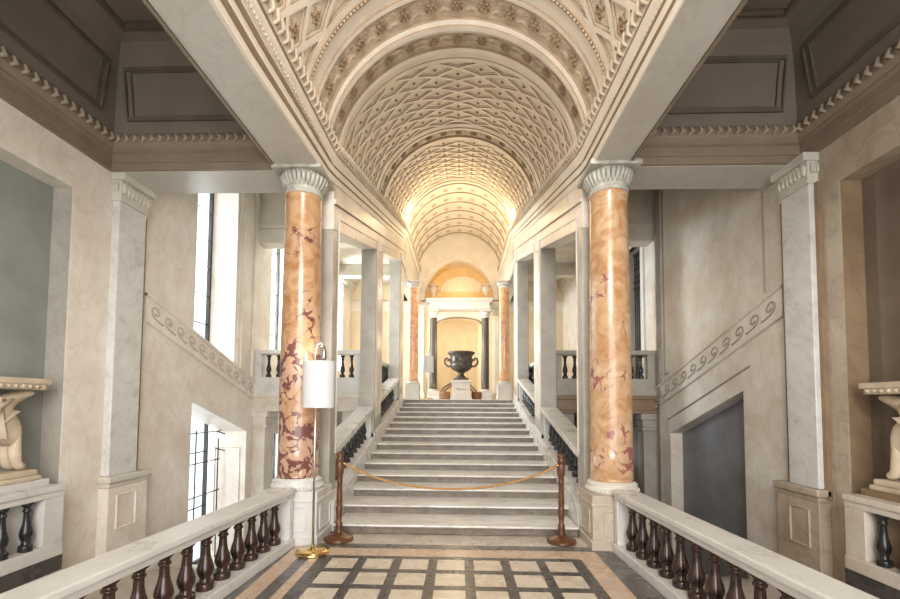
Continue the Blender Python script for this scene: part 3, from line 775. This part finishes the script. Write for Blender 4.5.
# front balustrades -------------------------------------------------------------------
for s in (-1,1):
    if s > 0: a = Vector((1.845,4.845)); b = Vector((2.03,.6))
    else:     a = Vector((-1.905,4.845)); b = Vector((-2.19,.6))
    th = thing('balustrade', 'white marble balustrade with dark red balusters '+('under the red-veined column and lamp' if s<0 else 'ending at the plain orange column'), 'balustrade', (a.x,a.y,0), 0, 'balustrades of the landing')
    d = (b-a); Ln = d.length; d.normalize()
    ang = math.atan2(d.y,d.x)
    th.rotation_euler = (0,0,ang+PI/2)         # local -y runs towards the camera
    zt = .68 if s>0 else .655
    def bar(hw,z0,z1,y0=-Ln,y1=0): 
        m = MB(); m.box(-hw,hw,y0,y1,z0,z1); return m
    m = bar(.125,zt-.055,zt); m.build('handrail','rail',th,bevel=.012)
    m = bar(.10,zt-.11,zt-.055); m.build('rail_moulding','rail',th,bevel=.015)
    m = bar(.12,0,.10); m.build('plinth','rail',th,bevel=.008)
    m = MB(); m.box(-.10,.10,-.09,-.01,.10,zt-.11); m.build('end_post','rail',th,bevel=.006)
    for i in range(19):
        y = -.235-i*.225
        o = linked(BAL_F,'baluster',th,(0,y,.10)); o.scale = (1,1,(zt-.21)/.47)

# stair balustrades --------------------------------------------------------------------
for s in (-1,1):
    for k,(a_,b_) in enumerate(((5.75,8.3),(9.0,11.65))):
        lab = ('raked white balustrade of the '+('lower' if k==0 else 'upper')+' stair opening on the '+('bright window' if s<0 else 'shaded')+' side')
        th = thing('stair_balustrade', lab, 'balustrade', (s*1.75,a_,nosing(a_)), 0, 'raked balustrades of the stair')
        g = RS/TD; L_ = b_-a_
        def rk(hw,z0,z1,name,mat,bev=.01):
            m = MB(); m.prism_x([(0,z0),(L_,z0+g*L_),(L_,z1+g*L_),(0,z1)],-hw,hw); return m.build(name,mat,th,bevel=bev)
        rk(.15,.70,.79,'handrail','rail'); rk(.11,.65,.70,'rail_moulding','rail',.005); rk(.164,-.35,.2,'string','rail')
        for yy in (.0,L_-.08):
            m = MB(); m.prism_x([(yy,.2+g*yy),(yy+.08,.2+g*(yy+.08)),(yy+.08,.65+g*(yy+.08)),(yy,.65+g*yy)],-.10,.10); m.build('end_post','rail',th)
        n = 10
        for i in range(n):
            y = .08+(i+.5)*(L_-.16)/n
            linked(BAL_S,'baluster',th,(0,y,.205+g*y))

# gallery balustrades ------------------------------------------------------------------
for s in (-1,1):
    W = WALL[s]; x0, x1 = 1.95, W-.01
    th = thing('gallery_balustrade', 'balcony balustrade with small dark balusters '+('behind the red-veined column, by the windows' if s<0 else 'behind the orange column, below the iron gate'), 'balustrade', (0,YR+.1,ZTOP), 0, 'balcony balustrades of the galleries')
    mt = 'rail' if s<0 else 'pier'
    m = MB(); m.box(s*x0,s*x1,-.14,.14,.86,.95); m.build('handrail',mt,th,bevel=.01)
    m = MB(); m.box(s*x0,s*x1,-.13,.13,0,.38); m.build('plinth',mt,th,bevel=.01)
    px = ([W-.16, W-1.15, 1.95] if s<0 else [W-.16, W-1.1, 1.95])
    edges = sorted(px)
    for x in edges:
        m = MB(); m.box(s*x,s*(x+.15),-.11,.11,.38,.86); m.build('post',mt,th,bevel=.005)
    for x_a,x_b in zip(edges,edges[1:]):
        n = max(2,round((x_b-x_a-.15)/.21))
        for i in range(n):
            x = x_a+.15+(i+.5)*(x_b-x_a-.15)/n; linked(BAL_G,'baluster',th,(s*x,0,.385))
    # balcony edge below
    e = MB(); e.box(s*1.93,s*W,YR-.05,YR+.02,1.5,1.72,0); e.box(s*1.93,s*W,YR-.09,YR+.02,1.72,1.80,0); e.box(s*1.93,s*W,YR-.08,YR+.02,1.44,1.50,0)
    if s<0:
        for i in range(6):
            pp = [(s*(W-.2-(i+q)*.34), YR-.056, 1.53+r*.17) for q,r in scroll_pts()]; e.tube(pp,.01,5,m=1,up=(0,1,0))
    struct(e,'trim_balcony_'+SIDE[s],['wall' if s<0 else 'jamb','cornice'],bevel=.008)
    # guard between the gallery and the flight
    th = thing('guard_balustrade', 'level guard balustrade along the gallery edge seen through the upper stair opening, '+('window side' if s<0 else 'shaded side'), 'balustrade', (s*2.03,9.2,ZTOP), 0, 'guards along the gallery edge')
    m = MB(); m.box(-.1,.1,0,3.2,.86,.95); m.build('handrail','rail',th,bevel=.01)
    m = MB(); m.box(-.1,.1,0,3.2,0,.38); m.build('plinth','rail',th,bevel=.01)
    for i in range(14): linked(BAL_G,'baluster',th,(0,.12+i*.225,.385))
# pilasters and dark passage below the balconies
for s in (-1,1):
    W = WALL[s]
    e = MB(); e.box(s*(W-.26),s*W,YR,YR+.3,-2.2,1.1); e.box(s*(W-.30),s*W,YR-.04,YR+.3,1.1,1.17); e.box(s*(W-.28),s*W,YR-.02,YR+.3,1.17,1.32); e.box(s*(W-.33),s*W,YR-.07,YR+.3,1.32,1.44)
    e.box(s*1.95,s*2.35,YR,YR+.3,-2.2,1.44)
    struct(e,'trim_passage_'+SIDE[s],'wall' if s<0 else 'pier',bevel=.01)
    e = MB(); e.box(s*1.95,s*(W+.3),13.5,13.8,-2.2,1.5); struct(e,'wall_passage_'+SIDE[s],'wall' if s<0 else 'niche_brown')
    e = MB(); e.box(s*1.90,s*1.98,5.5,14,-2.2,nosing(5.6)); e.prism_x([(5.6,-1),(13,-1),(13,ZTOP-.02),(5.6,nosing(5.6)-.3)],s*1.90,s*1.95); e.box(s*1.6,s*2.16,4.93,5.5,-2.2,-.0)
    struct(e,'wall_stair_'+SIDE[s],'wall')

# ------------------------------------------------------------------ COLUMNS
def column(x, y, z0, label, smat, r, hs, ped_h, ped, group, cap='echinus', pedm='rail', capm='cornice', segs=40, capk=1.0):
    th = thing('column', label, 'column', (x,y,z0), 0, group)
    if ped_h:
        a0,a1,b0,b1 = ped
        m = MB(); m.box(a0,a1,b0,b1,0,ped_h)
        m.box(a0-.015,a1+.015,b0-.015,b1+.015,0,.10); m.box(a0-.012,a1+.012,b0-.012,b1+.012,ped_h-.12,ped_h-.09)
        if ped_h > .5:
            cxp = (a0+a1)/2; hwp = (a1-a0)/2-.12
            m.tube([(cxp-hwp,b0-.001,.16),(cxp+hwp,b0-.001,.16),(cxp+hwp,b0-.001,ped_h-.18),(cxp-hwp,b0-.001,ped_h-.18)],.014,4,closed=True,up=(0,1,0),sm=False)
            for xx in (a0,a1): m.tube([(xx,b0+.1,.16),(xx,b1-.1,.16),(xx,b1-.1,ped_h-.18),(xx,b0+.1,ped_h-.18)],.014,4,closed=True,up=(1,0,0),sm=False)
        m.build('pedestal',pedm,th,bevel=.008)
    bh = r*.5
    m = MB(); m.lathe([(r*1.20,0),(r*1.23,bh*.1),(r*1.25,bh*.3),(r*1.21,bh*.52),(r*1.17,bh*.60),(r*1.15,bh*.7),(r*1.20,bh*.8),(r*1.15,bh*.92),(r*1.06,bh),(r*1.04,bh*1.12)],segs,(0,0,ped_h))
    if cap=='echinus':
        for i in range(44):
            a = 2*PI*i/44; m.ell((r*1.235*math.cos(a),r*1.235*math.sin(a),ped_h+bh*.3),.014,.014,bh*.16,0,5,3)
    m.build('base',pedm if smat!='col_right' else 'cornice',th)
    zb = ped_h+bh
    m = MB(); prof = [(r*1.03,0),(r,.06)]+[(r*(1-.10*((i/8)**1.7)),.06+(hs-.12)*i/8) for i in range(9)]+[(r*.94,hs-.02),(r*.94,hs)]
    m.lathe(prof,segs); m.build('shaft',smat,th,(0,0,zb))
    zc_ = zb+hs; rt = r*.9
    m = MB()
    k = r/.245*capk
    m.lathe([(rt*1.0,0),(rt*1.07,.012*k),(rt*1.07,.035*k),(rt*1.0,.045*k),(rt*1.0,.085*k),(rt*1.06,.10*k),(rt*1.14,.17*k),(rt*1.22,.225*k),(rt*1.25,.255*k),(rt*1.2,.265*k)],segs)
    if cap=='echinus':
        for i in range(30):
            a = 2*PI*i/30; rr = rt*1.22
            mat_ = Matrix.Rotation(a,4,'Z')
            pts_ = [(rt*1.03,0,.095*k),(rt*1.14,0,.15*k),(rt*1.25,0,.205*k),(rt*1.27,0,.245*k)]
            m.tube([mat_@Vector(p) for p in pts_],.02,5,rad=[.014,.026,.030,.018],up=(-math.sin(a),math.cos(a),0))
    co = m.build('capital',capm,th,(0,0,zc_))
    m = MB(); hw = rt*1.385*(1.12 if capk>1 else 1)
    m.box(-hw,hw,-hw,hw,.258*k,.305*k); m.box(-hw*.96,hw*.96,-hw*.96,hw*.96,.30*k,.335*k)
    m.build('abacus',capm,co,bevel=.008)
    return th
M['cap_grey'] = plain('weathered_capital_stone', (.43,.42,.37), .6, 0, .2, 60, .25, 10)
column(-1.885, 5.16, 0, 'tall orange column whose lower half is crowded with dark red veins, beside the floor lamp', 'col_left', .238, 3.40, .60, (-.32,.33,-.285,.28), 'columns at the foot of the stair', capm='cap_grey')
column(1.835, 5.16, 0, 'tall orange column of smooth marble with only a few dark veins', 'col_right', .238, 3.40, .60, (-.31,.32,-.285,.28), 'columns at the foot of the stair', pedm='ped', capm='cap_grey')
for s in (-1,1):
    column(s*1.43, 13.5, ZTOP, 'slim orange-pink column at the head of the stair on the '+('window' if s<0 else 'shaded')+' side', 'col_far', .165, 2.95, .48, (-.215,.215,-.215,.215), 'columns at the stair head', pedm='white', capm='white', segs=28)
    column(s*.975+.02, 16.15, ZTOP, 'dark green-black column on a white block '+('behind the sheet-like far lamp' if s<0 else 'beside the urn, away from the far lamp'), 'col_dark', .145, 2.69, .33, (-.24,.24,-.24,.24), 'dark columns carrying the white entablature', pedm='white', capm='white', segs=28, capk=1.55)
    # level beam from the last pier to the end wall over the slim column
    b = MB(); b.box(s*1.56,s*1.9,12.4,YB,5.43,6.9); struct(b,'beam_rear_'+SIDE[s],'soffit')
    e = MB(); e.box(s*1.6,s*1.9,12.4,12.42,ZTOP,5.45); 
th = thing('entablature','white stone entablature laid across the two dark columns','entablature',(.02,16.17,5.155),0)
m = MB(); m.box(-1.14,1.14,-.18,.32,.02,.15); m.build('architrave','white',th,bevel=.006)
m = MB(); m.box(-1.12,1.12,-.165,.32,.15,.27); m.build('frieze','white',th)
m = MB(); m.box(-1.20,1.20,-.24,.32,.27,.33); m.box(-1.26,1.26,-.30,.32,.33,.42); m.build('cornice','white',th,bevel=.02)

# ------------------------------------------------------------------ URN on its pedestal
th = thing('urn_pedestal','pale stone pedestal under the great dark urn','pedestal',(.09,15.1,ZTOP))
m = MB(); m.box(-.36,.36,-.36,.36,0,.12); m.build('base','white',th,bevel=.012)
m = MB(); m.box(-.31,.31,-.31,.31,.12,.60); m.build('die','white',th,bevel=.008)
m = MB()
m.tube([(-.17,-.312,.36),(-.12,-.312,.42),(-.07,-.312,.37),(-.10,-.312,.33)],.012,5); m.ell((.0,-.312,.36),.03,.012,.022); m.ell((.09,-.312,.36),.022,.012,.022); m.ell((.16,-.312,.36),.022,.012,.022)
m.build('worn_relief','tile_joint',th)
m = MB(); m.box(-.35,.35,-.35,.35,.60,.68); m.build('cap','white',th,bevel=.012)
th = thing('urn','huge dark stone krater with scrolled handles on a pale pedestal','urn',(.09,15.1,ZTOP+.68))
m = MB(); m.box(-.26,.26,-.26,.26,0,.06); m.lathe([(.25,.06),(.25,.09),(.20,.12),(.13,.16),(.095,.22),(.10,.25),(.135,.265),(.135,.29),(.11,.30)],28); m.build('foot','urn',th,bevel=.006)
m = MB()
m.lathe([(.11,.29),(.20,.32),(.31,.39),(.375,.47),(.39,.54),(.385,.56),(.385,.60),(.395,.61),(.39,.72),(.385,.84),(.40,.87),(.44,.91),(.475,.94),(.485,.97),(.475,1.0),(.45,1.0),(.40,.93),(.0,.90)],48,flute=.06,fl_n=24,fl_rng=(1,4))
for i in range(12):
    a = 2*PI*i/12; m.ell((.39*math.cos(a),.39*math.sin(a),.72),.035,.035,.08)
m.build('bowl','urn',th)
for s in (-1,1):
    m = MB(); m.tube([(s*x,0,z) for x,z in ((.36,.50),(.46,.50),(.55,.57),(.585,.67),(.56,.76),(.49,.79),(.45,.74),(.47,.69))],.035,8,up=(0,1,0)); m.build('handle','urn',th)

# small vases on the entablature, clay tubs ---------------------------------------------------
for s in (-1,1):
    th = thing('lidded_vase','small lidded stone vase on the white entablature, '+('on the far lamp side' if s<0 else 'on the side without a lamp'),'vase',(.02+s*.99,16.1,5.575),0,'vases on the entablature')
    m = MB(); m.lathe([(.11,0),(.11,.05),(.05,.08),(.045,.13),(.10,.2),(.135,.30),(.14,.40),(.11,.46),(.125,.48)],20); m.build('body','griffin',th)
    m = MB(); m.lathe([(.185,0),(.19,.035),(.13,.07),(.06,.10),(.035,.12),(.045,.14),(.0,.17)],20); m.build('lid','griffin',th,(0,0,.48))
    for q in (-1,1):
        m = MB(); m.tube([(q*.17,0,.42),(q*.22,0,.38),(q*.2,0,.3),(q*.17,0,.28)],.02,6,up=(0,1,0)); m.build('handle','griffin',th)
    m = MB(); m.lathe([(.13,0),(.16,.04),(.185,.14),(.175,.26),(.18,.29),(.15,.29),(.13,.2),(0,.18)],22)
    o = m.build('clay_tub','tub',None,(.09+s*.56,15.35,ZTOP)); tag(o,'round brown clay tub on the floor beside the urn pedestal, '+('nearer the far lamp' if s<0 else 'away from the far lamp'),'tub','clay tubs beside the urn')

# ------------------------------------------------------------------ niche balustrades and carved console tables
def skin(name, verts, edges, radii, mat, parent, root=0, sub=2):
    me = bpy.data.meshes.new(name); bm = bmesh.new(); ly = bm.verts.layers.skin.verify()
    vs = []
    for v_,r in zip(verts,radii):
        b = bm.verts.new(v_); b[ly].radius = (r,r) if not isinstance(r,tuple) else r; vs.append(b)
    vs[root][ly].use_root = True
    for a,b in edges: bm.edges.new((vs[a],vs[b]))
    bm.to_mesh(me); bm.free(); me.materials.append(M[mat])
    o = bpy.data.objects.new(name,me); COL.objects.link(o); o.parent = parent
    k = o.modifiers.new('skin','SKIN'); k.use_smooth_shade = True
    k = o.modifiers.new('sub','SUBSURF'); k.levels = sub; k.render_levels = sub
    return o
for s in (-1,1):
    W = WALL[s]; xw = s*(W-.13)
    th = thing('niche_balustrade','short marble balustrade closing the foot of the '+('grey-blue' if s<0 else 'brown')+' wall niche','balustrade',(xw,3.02,-.1),0,'balustrades in the wall niches')
    mt = 'rail' if s<0 else 'wall'
    m = MB(); m.box(-.08,.08,-1.34,1.34,.80,.86); m.box(-.065,.065,-1.34,1.34,.74,.80); m.build('handrail',mt,th,bevel=.01)
    m = MB(); m.box(-.075,.075,-1.34,1.34,.15,.28); m.build('plinth',mt,th,bevel=.01)
    m = MB(); m.box(-.07,.07,-1.34,1.34,0,.15); m.build('skirting','f_dark',th)
    for q in (-1,1):
        m = MB(); m.box(-.06,.06,1.13 if q>0 else -1.34,1.34 if q>0 else -1.13,.28,.74); m.build('post',mt,th,bevel=.006)
    for i in range(10):
        linked(BAL_G,'baluster',th,(0,1.02-i*.225,.28))
    # table
    xt = s*(W+.085)
    th = thing('console_table','carved stone table on crouching griffins, in the '+('grey-blue niche' if s<0 else 'brown niche'),'table',(xt,3.22,.0),0,'griffin tables in the wall niches')
    m = MB(); m.box(-.132,.132,-1.1,1.12,-.1,.82); m.build('base','rail' if s<0 else 'jamb',th,bevel=.01)
    m = MB(); m.box(-.13,.13,-1.02,1.04,.82,.87); m.box(-.125,.125,-.98,1.0,.87,.93); m.build('plinth','griffin',th,bevel=.015)
    m = MB(); m.box(-.15,.14,-1.05,1.08,1.775,1.83); m.box(-.14,.13,-1.01,1.04,1.72,1.775)
    m.box(-.12,.12,-.48,.52,1.62,1.72)
    for i in range(30):
        y = -.98+i*.068
        m.ell((-s*.15,y,1.75),.018,.022,.022,0,5,3)
        if -.48 < y < .5: m.ell((-s*.125,y,1.665),.022,.026,.04,0,6,4)
    to = m.build('tabletop','griffin',th,bevel=.008)
    for q,y_c in ((1,.0),(-1,.0)):
        V = [(0,.50,1.43),(0,.66,1.45),(0,.73,1.36),(.05,.82,1.20),(.05,.835,1.05),(.05,.86,.975),(.05,.93,.96),
             (-.05,.82,1.20),(-.05,.835,1.05),(-.05,.86,.975),(-.05,.93,.96),
             (0,.70,1.56),(0,.80,1.625),(0,.92,1.665),(0,1.03,1.695),
             (0,.25,1.42),(0,.0,1.38),(.05,-.04,1.18),(.05,.04,1.04),(.05,.0,.97),(.05,.10,.96),
             (-.05,-.04,1.18),(-.05,.04,1.04),(-.05,.0,.97),(-.05,.10,.96)]
        R_ = [(.125,.20),(.125,.19),(.12,.17),.062,.052,.048,.045,.062,.052,.048,.045,(.10,.12),(.075,.075),(.06,.05),(.03,.025),(.125,.19),(.12,.17),.075,.05,.045,.04,.075,.05,.045,.04]
        E_ = [(0,1),(1,2),(2,3),(3,4),(4,5),(5,6),(2,7),(7,8),(8,9),(9,10),(1,11),(11,12),(12,13),(13,14),(0,15),(15,16),(16,17),(17,18),(18,19),(19,20),(16,21),(21,22),(22,23),(23,24)]
        if q<0: V = [(a,.02-b,c_) for a,b,c_ in V]
        g = skin('griffin_support',V,E_,R_,'griffin',th)
        m = MB()
        for i in range(4):                                    # feathers of the wing on the flank
            pp = [(-s*.105,.62-.07*i,1.38-.02*i),(-s*.118,.55-.06*i,1.46),(-s*.112,.60-.06*i,1.55),(-s*.085,.76-.07*i,1.62)]
            if q<0: pp = [(a,.02-b,c_) for a,b,c_ in pp]
            m.tube(pp,.03,6,rad=[.012,.034,.032,.010],up=(1,0,0))
        m.build('wing','griffin',g)

# ------------------------------------------------------------------ iron gate in the gallery wall
dr = MB(); W = WALL[1]
for (a_,b_,c_,d_) in ((9.2,9.35,ZTOP,5.36),(10.25,10.4,ZTOP,5.36)): dr.box(W-.04,W+.1,a_,b_,c_,d_)
dr.box(W-.04,W+.1,9.2,10.4,5.2,5.36); dr.box(W-.08,W+.1,9.12,10.48,5.36,5.42)
do = struct(dr,'door_1','white',bevel=.01)
m = MB()
for i in range(9): m.tube([(W+.2,9.4+i*.1,ZTOP),(W+.2,9.4+i*.1,5.18)],.013,6)
for z in (ZTOP+.1,ZTOP+1.0,ZTOP+1.15,ZTOP+2.6,ZTOP+2.75,5.15): m.box(W+.18,W+.22,9.35,10.25,z-.02,z+.02)
for z in (ZTOP+2.95,ZTOP+3.25):
    for i in range(4): m.tube([(W+.2,9.5+i*.2+.09*math.cos(a),z+.13*math.sin(a)) for a in [2*PI*k/14 for k in range(14)]],.012,5,closed=True,up=(1,0,0))
m.build('gate_grille','iron',do)
m = MB(); m.box(W+.35,W+.4,9.35,10.25,ZTOP,5.2); m.build('door_leaf','panel',do)

# ------------------------------------------------------------------ floor lamps
def lamp(x, y, z, sc, label, rz=0, drop=0.0):
    th = thing('floor_lamp', label, 'lamp', (x,y,z), rz, 'shaded uplighter lamps'); 
    m = MB(); m.lathe([(.175,0),(.18,.012),(.175,.03),(.10,.036),(.03,.045),(.025,.07),(.0,.075)],36); m.build('base','brass',th,(-.03,0,0))
    m = MB(); m.tube([(-.03,0,.06),(-.03,0,1.98-drop)],.0125,10); m.build('pole','steel',th)
    m = MB(); R_ = .175; n = 20
    a0, a1 = PI*1.02, PI*1.98
    outer = [(R_*math.cos(a0+(a1-a0)*i/n), R_*.75*math.sin(a0+(a1-a0)*i/n)) for i in range(n+1)]
    inner = [(p[0]*.96,p[1]*.96) for p in outer]
    zb, zt = 1.555-drop, 2.06-drop
    for lst,fl_ in ((outer,0),(inner,1)):
        for (xa,ya_),(xb,yb_) in zip(lst,lst[1:]): m.quad([(xa,ya_,zb),(xb,yb_,zb),(xb,yb_,zt),(xa,ya_,zt)],0,True)
    for zz in (zb,zt):
        for k in range(n): m.quad([(*outer[k],zz),(*outer[k+1],zz),(*inner[k+1],zz),(*inner[k],zz)],0)
    for k in (0,n): m.quad([(*outer[k],zb),(*inner[k],zb),(*inner[k],zt),(*outer[k],zt)],0)
    sh = m.build('shade','shade',th)
    m = MB(); m.tube([(-.17,.0,zt-.005),(.17,.0,zt-.005)],.012,6); m.build('shade_bar','steel',sh)
    m = MB(); m.tube([(-.03,0,1.9-drop),(-.05,.0,2.15-drop),(-.03,.0,2.25-drop),(.02,.0,2.27-drop),(.05,0,2.2-drop)],.011,6,up=(0,1,0)); m.build('arm','steel',th)
    m = MB(); m.lathe([(.022,0),(.03,.02),(.03,.09),(.018,.11),(.018,.15)],14,(.05,0,2.08-drop)); m.build('lamp_holder','steel',th)
    return th
lamp(-1.49,4.66,0,1,'tall steel floor lamp with white half-round shade standing before the red-veined column')
lamp(-.92,12.98,ZTOP,1,'distant floor lamp with white half-round shade at the stair head near the urn',0,.76)

# ------------------------------------------------------------------ stanchions and rope
def stanchion(x,y,label):
    th = thing('rope_stanchion',label,'stanchion',(x,y,0),0,'turned wooden stanchions at the stair foot')
    m = MB(); m.lathe([(.165,0),(.17,.012),(.165,.035),(.14,.045),(.11,.06),(.07,.07),(.04,.09),(.0,.1)],32); m.build('base','wood',th)
    m = MB(); m.lathe([(.045,.07),(.05,.10),(.036,.13),(.040,.16),(.040,.2),(.028,.22),(.034,.3),(.042,.36),(.034,.40),(.030,.42),(.036,.44),(.033,.55),(.028,.66),(.036,.68),(.030,.70),(.036,.76),(.048,.80),(.048,.90),(.038,.93)],20); m.build('post','wood',th)
    m = MB(); m.lathe([(.038,0),(.048,.015),(.03,.03),(.045,.06),(.045,.085),(.0,.11)],20); m.build('finial','wood',th,(0,0,.93))
    return th
stanchion(-1.362,5.10,'turned wooden rope post beside the floor lamp and first step')
stanchion(1.245,5.15,'turned wooden rope post at the first step near the plain orange column')
m = MB(); pts = []
x0,x1,za,zl_ = -1.305,1.19,.885,.605
for i in range(33):
    f = i/32; x = x0+(x1-x0)*f; c = (math.cosh((f-.5)*3.2)-1)/(math.cosh(1.6)-1)
    pts.append((x,5.12+.03*f-.01,zl_+(za-zl_)*c))
m.tube(pts,.013,8)
rp = m.build('barrier_rope','rope'); tag(rp,'gold-brown rope sagging between the two wooden posts','rope')
for p,q in ((pts[0],-1),(pts[-1],1)):
    m = MB(); m.tube([(p[0]-q*.01,p[1],p[2]-.005),(p[0]+q*.045,p[1],p[2]+.02)],.018,8); m.build('end_hook','brass',rp)

# ------------------------------------------------------------------ LIGHT
wd = bpy.data.worlds.new('sky'); SC.world = wd; wd.use_nodes = True
wn = wd.node_tree.nodes['Background']; wn.inputs[0].default_value = (.90,.95,1.0,1); wn.inputs[1].default_value = 1.7
def area(name, loc, aim, sx, sy, power, col):
    d = bpy.data.lights.new(name,'AREA'); d.shape = 'RECTANGLE'; d.size = sx; d.size_y = sy; d.energy = power; d.color = col
    o = bpy.data.objects.new(name,d); COL.objects.link(o); o.location = loc
    o.rotation_euler = (Vector(aim)-Vector(loc)).to_track_quat('-Z','Y').to_euler(); return o
def point(name, loc, power, col, r=.08):
    d = bpy.data.lights.new(name,'POINT'); d.energy = power; d.color = col; d.shadow_soft_size = r
    o = bpy.data.objects.new(name,d); COL.objects.link(o); o.location = loc; return o
day = (.93,.97,1.0)
area('fill_back',(.6,-3.7,2.2),(-1.8,4,2.6),6.4,4.2,340,(1.0,.965,.92))  # added fill for the front of the hall, no known source
area('fill_back_high',(0,-3.5,5.4),(0,5,5.6),2.8,1.3,430,(1.0,.96,.90))  # added fill to brighten the vault, its window is made up
area('daylight_window_upper',(XL-1.8,7.2,4.2),(0,7.0,3.0),1.6,3.4,110,day)
area('daylight_window_lower',(XL-1.8,7.3,.6),(0,7.3,.2),2.0,2.8,40,day)
area('daylight_gallery_a',(XL-1.6,10.1,4.2),(0,10.1,3.4),1.6,2.8,900,day)
area('daylight_gallery_b',(XL-1.6,14.6,4.2),(0,14.2,3.4),1.6,2.8,900,day)
area('daylight_low_passage',(XL-.9,10.2,0),(0,10.2,0),.9,2,90,day)
warm = (1.0,.74,.44)
for s in (-1,1):
    point('cornice_lamp_'+SIDE[s],(s*1.25,12.2,6.95),32,warm,.06)
point('vault_fill',(0,12.5,6.7),34,warm,.2)  # free-hanging fill added to light the vault evenly, no fixture
point('alcove_lamp',(0,15.9,3.9),38,(1.0,.82,.56),.15)
point('lunette_lamp',(0,16.75,6.2),9,(1.0,.85,.6),.1)
point('rear_bay_lamp',(0,14.4,5.4),45,(1.0,.82,.58),.3)
point('uplighter_lamp',(-1.49,4.78,2.18),7,(1.0,.85,.66),.04)

# ------------------------------------------------------------------ CAMERA
yaw, pit, rol, f, px, py, cx = math.radians(1.79), math.radians(2.73), math.radians(.365), 431.0, 446.5, 383.84, .052
Fv = Vector((-math.sin(yaw)*math.cos(pit), math.cos(yaw)*math.cos(pit), math.sin(pit)))
Rv = Vector((math.cos(yaw), math.sin(yaw), 0)); Uv = Rv.cross(Fv)
R2 = Rv*math.cos(rol)+Uv*math.sin(rol); U2 = -Rv*math.sin(rol)+Uv*math.cos(rol)
cd = bpy.data.cameras.new('camera'); co = bpy.data.objects.new('camera',cd); COL.objects.link(co)
co.matrix_world = Matrix(((R2.x,U2.x,-Fv.x,cx),(R2.y,U2.y,-Fv.y,0),(R2.z,U2.z,-Fv.z,1.6),(0,0,0,1)))
cd.sensor_fit = 'HORIZONTAL'; cd.sensor_width = 36; cd.lens = f/900*36
cd.shift_x = (450-px)/900; cd.shift_y = (py-299.5)/900
cd.clip_start = .05; cd.clip_end = 200
SC.camera = co
SC.view_settings.view_transform = 'Standard'; SC.view_settings.look = 'None'; SC.view_settings.gamma = 1; SC.view_settings.exposure = .38
SC.view_settings.use_curve_mapping = False
SC.cycles.use_denoising = True
SC.cycles.max_bounces = 10; SC.cycles.diffuse_bounces = 6; SC.cycles.glossy_bounces = 4; SC.cycles.transparent_max_bounces = 8
SC.cycles.sample_clamp_indirect = 6
SC.cycles.caustics_reflective = False; SC.cycles.caustics_refractive = False
